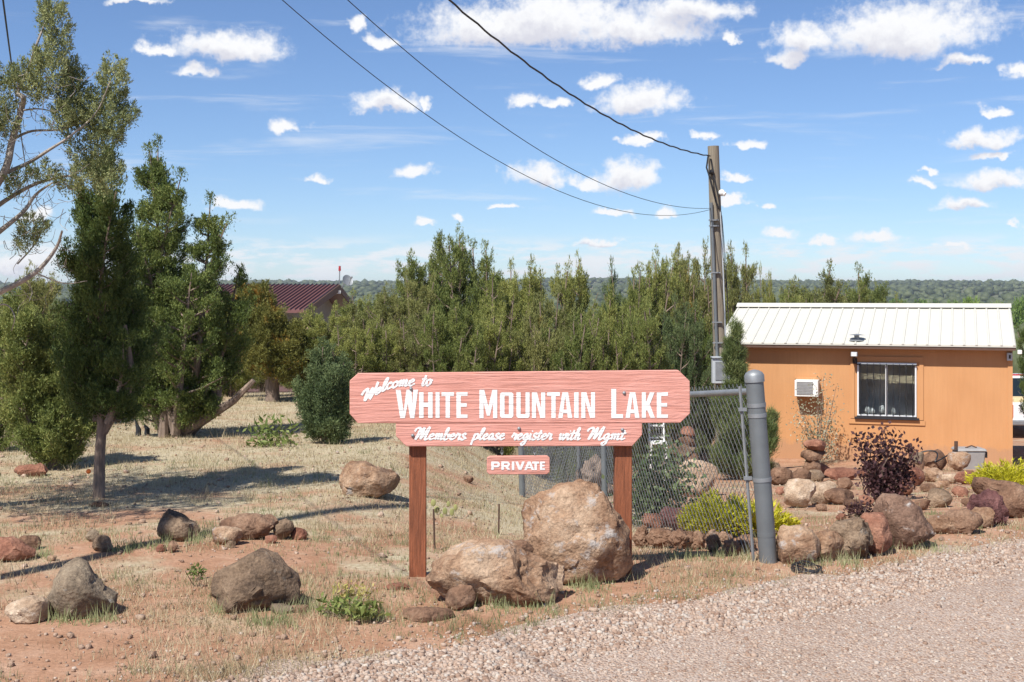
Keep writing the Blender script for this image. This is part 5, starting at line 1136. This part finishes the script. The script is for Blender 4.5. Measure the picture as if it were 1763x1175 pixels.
# yellow green juniper bush at the left
b_ = G(92, 808); rg = np.random.default_rng(14); S_ = b_.y / F
L_ = [((0, 0, 0), rel(b_, x, y, dy), r * S_, .12) for x, y, r, dy in ((20, 520, 60, .2), (60, 545, 52, -.2), (95, 560, 50, .0), (130, 600, 40, -.2), (-20, 560, 60, 0), (165, 640, 34, .2), (200, 690, 22, .1))]
w, v, f_ = branch_tree(rg, L_, 200, 9, 40, .030, .0105, .10, .8, .03, up=.9)
tree_obj('juniper_bush', 'bushy yellow green juniper at the left edge behind the bare trunk', 'tree', b_, w, v, f_, 'jun_green')
# rusty tipped juniper with a stout trunk
b_ = G(469, 691); rg = np.random.default_rng(15); S_ = b_.y / F
L_ = [((0, 0, .25), rel(b_, x, y, dy), r * S_, .2) for x, y, r, dy in ((448, 498, 44, 0), (468, 545, 50, -.3), (508, 570, 40, .2), (422, 505, 54, .4), (440, 580, 52, -.4), (500, 600, 46, -.2))]
w, v, f_ = branch_tree(rg, L_, 260, 8, 36, .044, .016, .14, .8, .05)
w.tube([(0, 0, -.1), (0, 0, .1), (-.02, 0, .6), (0, 0, 1.0)], [.15, .12, .11, .07], 9)
tree_obj('juniper_tree', 'juniper with rusty tips and stout short trunk below the maroon roof', 'tree', b_, w, v, f_, 'jun_orange')
# round dark juniper shrub left of the sign
b_ = G(562, 764); rg = np.random.default_rng(16); S_ = b_.y / F
L_ = [((0, 0, 0), rel(b_, x, y, dy), r * S_, .08) for x, y, r, dy in ((556, 598, 30, 0), (540, 650, 30, -.1), (592, 622, 28, .1), (575, 645, 34, -.25), (516, 668, 22, 0), (604, 690, 24, 0), (528, 700, 34, .1), (585, 700, 34, 0))]
w, v, f_ = branch_tree(rg, L_, 120, 9, 40, .030, .0100, .10, .8, .025, up=.95)
tree_obj('juniper_shrub', 'dense bluish juniper shrub at the left end of the welcome sign', 'shrub', b_, w, v, f_, 'jun_blue')

# juniper belt behind the sign: prototypes of unit height, each tree a copy with its own size
protos = []
for k in range(6):
    rg = np.random.default_rng(140 + k); ls = [(rg.normal() * .05, rg.normal() * .05, 1.0, .19)]
    for m_ in range(8):
        a = m_ * .785 + rg.normal() * .3; q = rg.uniform(.14, .30); ls.append((q * math.cos(a), q * math.sin(a), rg.uniform(.68, .99), rg.uniform(.16, .24)))
    L_ = [((rg.normal() * .03 + x * .15, rg.normal() * .03 + y * .15, 0), (x, y, z), r, rg.uniform(.08, .2)) for x, y, z, r in ls]
    w, v, f_ = branch_tree(rg, L_, 150, 9, 32, .017, .0062, .052, .8, .007, up=.7, prof=lambda u: min(1, .6 + 1.8 * u) * max(0, 1 - u) ** .42 + .05)
    for m_ in range(14):
        a, z0 = rg.uniform(0, 6.28), rg.uniform(.25, .85); q = rg.uniform(.18, .34) * (1.1 - z0 * .6); w.tube([(0, 0, z0 - .1), (q * .6 * math.cos(a), q * .6 * math.sin(a), z0 - .03), (q * math.cos(a + .2), q * math.sin(a + .2), z0 + .05)], [.006, .004, .0015], 4)
    protos.append((w, v, f_))
pobj = [None] * 6
BELT = [(545, 533, 46, 23, 'jun_green', 'low juniper right under the maroon gable'), (612, 508, 44, 27, 'jun_green', 'juniper just right of the satellite dish'), (656, 500, 48, 25, 'jun_olive', 'yellowish juniper between the dish and the tall pair'),
 (742, 420, 50, 24, 'jun_green', 'left one of the tall pair of junipers above the sign'), (812, 408, 52, 23, 'jun_green', 'right one of the tall pair, tallest juniper above the sign'), (712, 480, 44, 21, 'jun_olive', 'juniper at the left foot of the tall pair'), (862, 478, 42, 22, 'jun_green', 'juniper shoulder right of the tallest one'),
 (908, 460, 46, 24, 'jun_green', 'thin topped juniper halfway between tallest juniper and the pole'), (955, 505, 44, 22, 'jun_olive', 'low juniper above the word MOUNTAIN'), (1003, 458, 48, 25, 'jun_green', 'juniper with open top above the letter N of MOUNTAIN'), (1064, 466, 36, 26, 'jun_blue', 'narrow juniper above the gap before LAKE'),
 (1108, 450, 50, 25, 'jun_green', 'broad juniper above the word LAKE'), (1164, 446, 46, 27, 'jun_olive', 'rusty topped juniper left of the utility pole'), (1198, 436, 44, 26, 'jun_olive', 'tall juniper right behind the utility pole'), (1262, 436, 40, 36, 'jun_olive', 'juniper right of the utility pole above the roof'),
 (1312, 470, 20, 40, 'jun_green', 'slim single juniper spire left over the cream roof'), (1352, 500, 40, 44, 'jun_green', 'first juniper over the cream roof, lower one'), (1412, 466, 54, 45, 'jun_olive', 'tallest juniper over the middle of the cream roof'), (1468, 470, 52, 47, 'jun_green', 'rounded juniper over the cream roof before the far trees'), (1510, 498, 30, 48, 'jun_green', 'last juniper over the cream roof'),
 (598, 560, 42, 18, 'jun_green', 'front juniper behind the top left corner of the sign'), (650, 555, 44, 18.5, 'jun_green', 'front juniper behind the word Welcome'), (722, 545, 44, 18.5, 'jun_olive', 'front juniper behind the word WHITE'), (790, 530, 46, 18, 'jun_green', 'front juniper behind the letter M of MOUNTAIN'), (855, 545, 46, 18.5, 'jun_green', 'front juniper behind the letters UNT'),
 (925, 545, 44, 18.5, 'jun_olive', 'front juniper behind the letters AIN'), (990, 540, 46, 18.5, 'jun_green', 'front juniper just left of the letter L'), (1055, 540, 44, 19, 'jun_green', 'front juniper behind the word LAKE'), (1112, 530, 44, 20.5, 'jun_green', 'front juniper behind the top right corner of the sign'), (1172, 520, 40, 24, 'jun_blue', 'front juniper left of the meter box'), (1196, 540, 34, 25, 'jun_dark', 'dark juniper behind the meter box'),
 (40, 470, 60, 17, 'jun_olive', 'juniper behind the yellow green bush at left edge'), (130, 510, 60, 19, 'jun_green', 'juniper seen between the left trunks'), (-20, 520, 55, 14, 'jun_green', 'juniper mass cut by the left edge'), (452, 535, 44, 30, 'jun_olive', 'yellowish juniper before the left part of the maroon roof'), (520, 562, 46, 26, 'jun_green', 'juniper hiding the wall under the maroon gable'), (400, 500, 50, 24, 'jun_green', 'juniper showing right of the dark tall one'), (215, 560, 46, 24, 'jun_dark', 'dark leaved juniper behind the dark one'), (345, 560, 50, 27, 'jun_dark', 'dark leaved juniper seen through the dark tall one'), (1790, 545, 34, 31, 'jun_dark', 'dark juniper at the right edge above the truck')]
for i, (px, py, r, Y_, mat, lab) in enumerate(BELT):
    base = Vector(((px - CX) / F * Y_, Y_, 0)); base.z = H(base.x, base.y) - .05; top = P(px, py, Y_); h_ = top.z - base.z; k = (i * 5 + i // 6) % 6; rr = r * Y_ / F / .27
    sc3 = (rr, rr, h_); rz = (i * 1.31) % 6.28
    if pobj[k] is None: pobj[k] = tree_obj('juniper_tree', lab, 'tree', base, *protos[k], mat, 'bark', group='juniper belt behind the sign', scale=sc3, rz=rz)
    else: copy_tree(pobj[k], 'juniper_tree', lab, base, sc3, rz, mat, 'juniper belt behind the sign')
# light green cottonwoods by the lake
rg = np.random.default_rng(60)
w, v, f_ = branch_tree(rg, [((0, 0, 0), (0, 0, 1), .5, .15), ((0, 0, 0), (.3, 0, .8), .4, .15), ((0, 0, 0), (-.3, .1, .8), .4, .15)], 240, 6, 12, .05, .035, .12, 1.2, .03, prof=lambda u: (1 - (2 * u - .8) ** 2 * .5) * .95)
cw = None
for i, (px, py, r, Y_, lab) in enumerate(((1672, 500, 26, 185, 'large light green cottonwood beyond the cream roof, by the lake'), (1592, 508, 24, 200, 'pale green cottonwood left of the large one beyond the roof'), (1545, 508, 20, 210, 'small light green cottonwood beyond the roof, farthest left'), (1640, 508, 18, 215, 'rounded cottonwood touching the left of the large one'), (1712, 508, 20, 200, 'cottonwood between the large one and the lake shore'), (1765, 496, 26, 190, 'light green cottonwood at the right edge above the lake'))):
    base = Vector(((px - CX) / F * Y_, Y_, 0)); base.z = H(base.x, base.y) ; top = P(px, py, Y_); h_ = max(3, (top.z - base.z) * .78); rr = r * 1.15 * Y_ / F / .6
    if cw is None: cw = tree_obj('cottonwood_tree', lab, 'tree', base, w, v, f_, 'cottonwood', group='cottonwoods by the lake', scale=(rr, rr, h_))
    else: copy_tree(cw, 'cottonwood_tree', lab, base, (rr, rr, h_), i * 1.1, None, 'cottonwoods by the lake')

# young pine behind the fence
b_ = G(1274, 826); rg = np.random.default_rng(21); S_ = b_.y / F
w, v, f_ = branch_tree(rg, [((0, 0, 0), rel(b_, 1260, 566), 46 * S_, .04), ((0, .05, 0), rel(b_, 1284, 668, .1), 44 * S_, .06), ((0, -.05, 0), rel(b_, 1236, 690, -.1), 42 * S_, .06), ((.1, -.05, 0), rel(b_, 1326, 722, -.1), 24 * S_, .3), ((0, -.1, 0), rel(b_, 1262, 700, -.2), 56 * S_, .06)], 120, 8, 50, .10, .0075, .12, .75, .035, up=1.1, prof=lambda u: (.8 + .5 * u) * (1 - u) ** 1.15 + .05)
tree_obj('young_pine', 'bushy young pine behind the chain link fence', 'tree', b_, w, v, f_, 'pine')
# golden junipers
def mound(px0, py0, px1, py1, seed, label, mat='gold', name='golden_juniper', n=260, Y=None):
    b_ = G((px0 + px1) / 2, py1) if Y is None else Vector((P((px0 + px1) / 2, py1, Y).x, Y, H(P((px0 + px1) / 2, py1, Y).x, Y))); rg = np.random.default_rng(seed); S_ = b_.y / F; wx, hz_ = (px1 - px0) / 2 * S_, (py1 - py0) * S_; TP, TD = [], []; w = MB()
    for k in range(n):
        a = rg.uniform(0, 6.28); q = math.sqrt(rg.uniform()); x, y = wx * q * math.cos(a), wx * .6 * q * math.sin(a); z = hz_ * (.95 - .6 * q * q) * rg.uniform(.35, 1.05)
        TP.append((x, y + wx * .3, max(.03, z))); TD.append(unit(np.array([math.cos(a) * q * 1.2, math.sin(a) * q, .55])))
        if k % 9 == 0: w.tube([(0, wx * .3, 0), (x * .6, y * .6 + wx * .3, z * .4), (x, y + wx * .3, z)], [.012, .008, .003], 4)
    v, f_ = sprays(np.array(TP), np.array(TD), 22, .7, .05, .013, .11, rg)
    return tree_obj(name, label, 'shrub', b_, w, v, f_, mat, wname='stems', lname='foliage')
mound(1194, 872, 1298, 926, 31, 'golden yellow juniper growing through the fence by the gate post'); mound(1290, 880, 1350, 926, 34, 'small tuft of golden juniper right of the gate post', n=70); mound(1682, 798, 1800, 836, 32, 'golden yellow juniper at the right edge by the brown boulder', Y=14.2)
# leafy shrubs made of stems and single leaves
def leafy(bp, tips, n_leaf, ln, wd, seed, label, mat, name, jit=.06, stem=.008, bark='bark', lo=.3):
    b_ = bp; rg = np.random.default_rng(seed); w = MB(); O_ = []
    for tpx in tips:
        t_ = np.array(rel(b_, tpx[0], tpx[1], tpx[2] if len(tpx) > 2 else rg.normal() * .12)); mid = t_ * .5 + np.array([rg.normal() * .05, rg.normal() * .05, .04]); w.tube([(0, 0, -.03), mid, t_], [stem, stem * .7, stem * .3], 5)
        for k in range(n_leaf):
            s = rg.uniform(lo, 1.05); q = (1 - s) ** 2 * 0 + 2 * s * (1 - s) * mid + s * s * t_; O_.append(q + rg.normal(size=3) * jit)
    O_ = np.array(O_); d_ = unit(rg.normal(size=O_.shape) + np.array([0, 0, .35])); v, f_ = kites(O_, d_, ln * rg.uniform(.6, 1.2, len(O_)), wd * rg.uniform(.7, 1.2, len(O_)), rg)
    return tree_obj(name, label, 'shrub', b_, w, v, f_, mat, bark, wname='stems', lname='foliage')
leafy(G(1120, 905), [(1098, 800), (1108, 825), (1095, 860), (1120, 790), (1135, 765), (1150, 775), (1160, 800), (1150, 840), (1175, 830), (1190, 860), (1105, 880), (1130, 850), (1160, 865), (1180, 800), (1090, 830), (1142, 815)], 150, .05, .034, 51, 'green leafy shrub right of the right sign post', 'broad', 'leafy_shrub', .075)
leafy(G(1408, 800), [(1418, 648), (1425, 690), (1440, 665), (1405, 700), (1378, 700), (1372, 690), (1395, 730), (1430, 740), (1445, 750), (1410, 660), (1385, 745), (1428, 780), (1400, 770), (1372, 720), (1442, 700), (1414, 690)], 95, .05, .032, 52, 'sparse silvery sapling in front of the orange wall', 'silver', 'silvery_sapling', .10, .012, lo=.25)
leafy(G(1520, 862), [(1480, 757), (1500, 752), (1515, 765), (1525, 748), (1545, 760), (1565, 770), (1575, 775), (1485, 790), (1500, 800), (1530, 790), (1555, 800), (1490, 830), (1545, 830), (1515, 820), (1562, 820), (1505, 850)], 140, .055, .034, 53, 'plum leaved shrub in the rock garden below the window', 'plum', 'plum_shrub', .048, .010)
leafy(G(1482, 897), [(1465, 876), (1478, 872), (1492, 874), (1500, 882), (1470, 885)], 80, .035, .02, 54, 'small plum leaved shrub beside the streaked rock', 'plum', 'plum_shrub', .035, .005)
leafy(G(608, 1064), [(580, 1052), (600, 1046), (622, 1048), (640, 1054), (612, 1056)], 60, .05, .02, 55, 'green leafy weed clump left of the flat stone', 'weed', 'weed_clump', .028, .003)
leafy(G(605, 1042), [(580, 1022), (600, 1012), (615, 1015), (628, 1024), (590, 1028)], 42, .03, .012, 56, 'yellowish weed behind the green weed clump', 'weed_yellow', 'yellow_weed', .025, .003)
leafy(G(335, 1003), [(330, 984), (336, 980), (341, 986)], 40, .035, .012, 57, 'small bright green weed on the soil near the round boulder', 'weed', 'weed_clump', .012, .003)
leafy(G(470, 768), [(440, 745), (460, 735), (480, 742), (500, 748), (450, 755)], 60, .09, .03, 58, 'pale green weed patch beside the bluish shrub', 'weed', 'weed_clump', .08, .004)
# prickly pear
pb2 = G(765, 890); pp = thing('prickly_pear', 'small yellowish prickly pear behind the left sign post', 'cactus', tuple(pb2)); rg = np.random.default_rng(70)
for (px, py, r) in ((746, 866, 9), (752, 878, 9), (766, 880, 9), (778, 882, 10), (784, 874, 8), (772, 868, 7), (760, 890, 8)):
    c = Vector(rel(pb2, px, py, rg.normal() * .05)); MB().ball(c, r * .7 * pb2.y / F, 10, 8, (rg.uniform(.55, .8), .16, 1.0)).build('pad', M['cactus'], pp, (0, 0, 0), smooth=True)
for (px, y0, y1, lab) in ((237, 722, 752, 'charred pointed stump left of the dark juniper trunk'), (252, 730, 750, 'charred stub right beside the pointed stump')):
    g_ = G(px, y1); tag(MB().tube([g_ - Vector((0, 0, .05)), g_ + Vector((.01, 0, .08)), Vector((g_.x - .03, g_.y, P(px, y0, g_.y).z))], [.04, .032, .006], 7).build('charred_stump', M['dark_metal'], None, tuple(g_), loc=tuple(g_)), lab, 'stump')

# ------------------------------------------------------------------ uncountable stuff: gravel, pebbles, grass, far scrub
rg = np.random.default_rng(80)
CUBE = np.array([[-1, -1, -1], [1, -1, -1], [1, 1, -1], [-1, 1, -1], [-1, -1, 1], [1, -1, 1], [1, 1, 1], [-1, 1, 1]], float) * .62
CF = np.array([[0, 3, 2, 1], [4, 5, 6, 7], [0, 1, 5, 4], [1, 2, 6, 5], [2, 3, 7, 6], [3, 0, 4, 7]])
def stones(x, y, size, name, mat):
    n_ = len(x); q = np.array([CUBE]) * np.ones((n_, 1, 1)) * (1 + rg.normal(size=(n_, 8, 3)) * .22); q[:, 4:, :2] *= .72; q[:, :4, :2] *= .95
    q *= (size[:, None] * rg.uniform(.65, 1.25, (n_, 3)) * np.array([1, 1, .7]))[:, None, :]
    a, t1 = rg.uniform(0, 6.28, n_), rg.normal(size=n_) * .3; c, s = np.cos(a), np.sin(a); ct, st = np.cos(t1), np.sin(t1)
    x1, z1 = q[..., 0] * ct[:, None] + q[..., 2] * st[:, None], -q[..., 0] * st[:, None] + q[..., 2] * ct[:, None]
    X, Yv = x1 * c[:, None] - q[..., 1] * s[:, None], x1 * s[:, None] + q[..., 1] * c[:, None]
    z = hgt(x, y); v = np.stack([X + x[:, None], Yv + y[:, None], z1 + (z + size * .32)[:, None]], -1)
    f_ = (CF[None] + (np.arange(n_) * 8)[:, None, None]).reshape(-1, 4)
    return tag(npmesh(name, v.reshape(-1, 3), f_, M[mat]), kind='stuff')
def in_view(x, y, m=.25): return np.abs(x) < y * .39 + m
N = 175000; y = 5.0 + 6.5 * rg.uniform(size=N) ** 1.6; x = rg.uniform(-4.6, 4.8, N); e = edge_y(x); d = e - y
keep = in_view(x, y) & (d > -.9) & (rg.uniform(size=N) < np.where(d > .15, 1.0, np.clip((d + .4) / .55, 0, 1) ** 2 * .75 + .02)); x, y, d = x[keep], y[keep], d[keep]
sz = rg.lognormal(-4.62, .36, len(x)) * np.where(d < .05, .8, np.where(d < .8, 1.15, .64)); sz = np.clip(sz, .003, .021)
o = stones(x, y, sz, 'gravel', 'gravel'); tag(o, 'loose pinkish gravel covering the road and its edge', 'gravel')
N = 15000; y = 5.2 + 13 * rg.uniform(size=N) ** 1.5; x = rg.uniform(-5.5, 6.5, N); keep = in_view(x, y) & (edge_y(x) < y); x, y = x[keep], y[keep]
M['pebble'] = rock_mat('pebble_stone', (0.27, 0.17, 0.12), (0.42, 0.29, 0.21), (0.55, 0.43, 0.34), (0.42, 0.39, 0.36), .6)
o = stones(x, y, np.clip(rg.lognormal(-4.75, .5, len(x)), .004, .035), 'pebbles', 'pebble'); tag(o, 'small stones strewn over the red soil', 'pebbles')
def gdens(x, y):
    n1 = fbm(np.stack([x * .85, y * .85, x * 0 + 3], -1), 4); return n1
def grass(N, name, mat, hh, wd, dens, label, cat, blades=11, spread=.035, lean=.9, yr=(5.3, 27), pw=1.7):
    y = yr[0] + (yr[1] - yr[0]) * rg.uniform(size=N) ** pw; x = rg.uniform(-.42, .42, N) * y * 1.02
    k = (rg.uniform(size=N) < dens(x, y)) & (y > edge_y(x) - .12); x, y = x[k], y[k]; n_ = len(x)
    hs = hh * rg.lognormal(-.05, .55, n_); X = np.repeat(x, blades) + rg.normal(size=n_ * blades) * spread * np.sqrt(np.repeat(y, blades) / 8); Yv = np.repeat(y, blades) + rg.normal(size=n_ * blades) * spread * np.sqrt(np.repeat(y, blades) / 8); h_ = np.repeat(hs, blades) * rg.uniform(.45, 1.15, n_ * blades)
    Z = hgt(X, Yv); a = rg.uniform(0, 6.28, len(X)); le = rg.uniform(.1, lean, len(X)) * h_; W_ = wd * rg.uniform(.7, 1.3, len(X)) * np.sqrt(np.maximum(Yv, 6) / 7)
    sx, sy = -np.sin(a) * W_ / 2, np.cos(a) * W_ / 2; b2 = rg.uniform(0, 6.28, len(X))
    v = np.empty((len(X), 3, 3)); v[:, 0] = np.stack([X - sx, Yv - sy, Z - .004], -1); v[:, 1] = np.stack([X + sx, Yv + sy, Z - .004], -1); v[:, 2] = np.stack([X + np.cos(b2) * le, Yv + np.sin(b2) * le, Z + h_], -1)
    o = npmesh(name, v.reshape(-1, 3), np.arange(len(X) * 3).reshape(-1, 3), M[mat]); return tag(o, label, cat, kind='stuff')
def d_dry(x, y):
    b0 = np.clip(.42 + .85 * gdens(x, y) + .10 * (y - 9), .03, 1.0); b0 = np.where(y > 10.2, np.maximum(b0, .55), b0)
    return np.where((x > 1.0) & (y > 8.3 + .3 * (x - 1.5)), b0 * .16, b0)
def d_green(x, y):
    n2 = fbm(np.stack([x * 1.1 + 31, y * 1.1, x * 0 + 8], -1), 4); band = np.exp(-((y - (6.75 + .42 * x)) / .75) ** 2)
    return np.clip((n2 - .08) * 1.2 + .6 * band * (n2 > -.2), 0, .85) * np.where(y > 12, .25, 1)
grass(36000, 'dry_grass', 'straw', .030, .0042, d_dry, 'short straw coloured grass over the field', 'grass', blades=13, spread=.05)
grass(15000, 'green_grass', 'grass', .032, .0036, d_green, 'patchy green grass along the verge and round the boulders', 'grass', blades=12, yr=(5.3, 18), lean=.7)
# taller grass where the boulders meet the ground
pts = []
for (x0, x1, yy) in ((560, 660, 1062), (80, 200, 1068), (280, 345, 934), (345, 400, 925), (950, 1035, 1012), (360, 400, 1056), (1360, 1480, 972), (1530, 1620, 945), (500, 560, 1050), (190, 290, 945), (40, 90, 960), (1000, 1060, 1006), (430, 520, 1075), (850, 960, 1045), (1150, 1290, 960), (1640, 1700, 915)):
    for k in range(int((x1 - x0) * .28)): g_ = G(rg.uniform(x0, x1), yy + rg.normal() * 4); pts.append((g_.x, g_.y))
pts = np.array(pts); n_ = len(pts) * 7; X = np.repeat(pts[:, 0], 7) + rg.normal(size=n_) * .02; Yv = np.repeat(pts[:, 1], 7) + rg.normal(size=n_) * .03; h_ = .02 + .09 * rg.uniform(size=n_) ** 1.8; a = rg.uniform(0, 6.28, n_); le = h_ * rg.uniform(.1, .6, n_); Z = hgt(X, Yv)
v = np.empty((n_, 3, 3)); v[:, 0] = np.stack([X - .0022, Yv, Z], -1); v[:, 1] = np.stack([X + .0022, Yv, Z], -1); v[:, 2] = np.stack([X + np.cos(a) * le, Yv + np.sin(a) * le, Z + h_], -1)
tag(npmesh('tall_grass', v.reshape(-1, 3), np.arange(n_ * 3).reshape(-1, 3), M['grass']), 'taller green blades at the feet of the boulders', 'grass', kind='stuff')
# far scrub woodland
N = 9000; y = np.concatenate([rg.uniform(75, 620, 3000), 620 + 2000 * rg.uniform(size=6000) ** .8]); x = rg.uniform(-.55, .62, N) * y
z = hgt(x, y); k = (z > LAKE_Z + .35); x, y, z = x[k], y[k], z[k]; n_ = len(x)
d0, f0 = ico(1); R_ = rg.uniform(1.4, 3.2, n_) * (1 + y / 2600)
v = d0[None] * (1 + rg.normal(size=(n_, len(d0), 1)) * .22) * R_[:, None, None] * np.array([1.15, 1.15, .85]); v += np.stack([x, y, z + R_ * .45], -1)[:, None, :]
M['far_scrub'] = leaf_mat('far_scrub', (0.038, 0.052, 0.026), (0.062, 0.080, 0.038), (0.105, 0.125, 0.058), trans=.05)
tag(npmesh('distant_woodland', v.reshape(-1, 3), (f0[None] + (np.arange(n_) * len(d0))[:, None, None]).reshape(-1, 3), M['far_scrub']), 'dark scrub woodland over the far hills', 'woodland', kind='stuff')

# ------------------------------------------------------------------ the air over the valley
m = bpy.data.materials.new('valley_haze'); m.use_nodes = True; n, l = m.node_tree.nodes, m.node_tree.links
for x_ in list(n): n.remove(x_)
out = n.new('ShaderNodeOutputMaterial'); pv_ = n.new('ShaderNodeVolumePrincipled'); pv_.inputs['Color'].default_value = (0.80, 0.88, 1.0, 1); pv_.inputs['Density'].default_value = 0.00016; pv_.inputs['Anisotropy'].default_value = 0.2
l.new(pv_.outputs[0], out.inputs['Volume'])
hzb = MB().hexa([Vector((x_, y_, z_)) for z_ in (-16, 34) for x_, y_ in ((-5200, -80), (5200, -80), (5200, 6200), (-5200, 6200))]).build('haze', m)
tag(hzb, 'thin pale haze over the far valley', 'haze', kind='stuff')
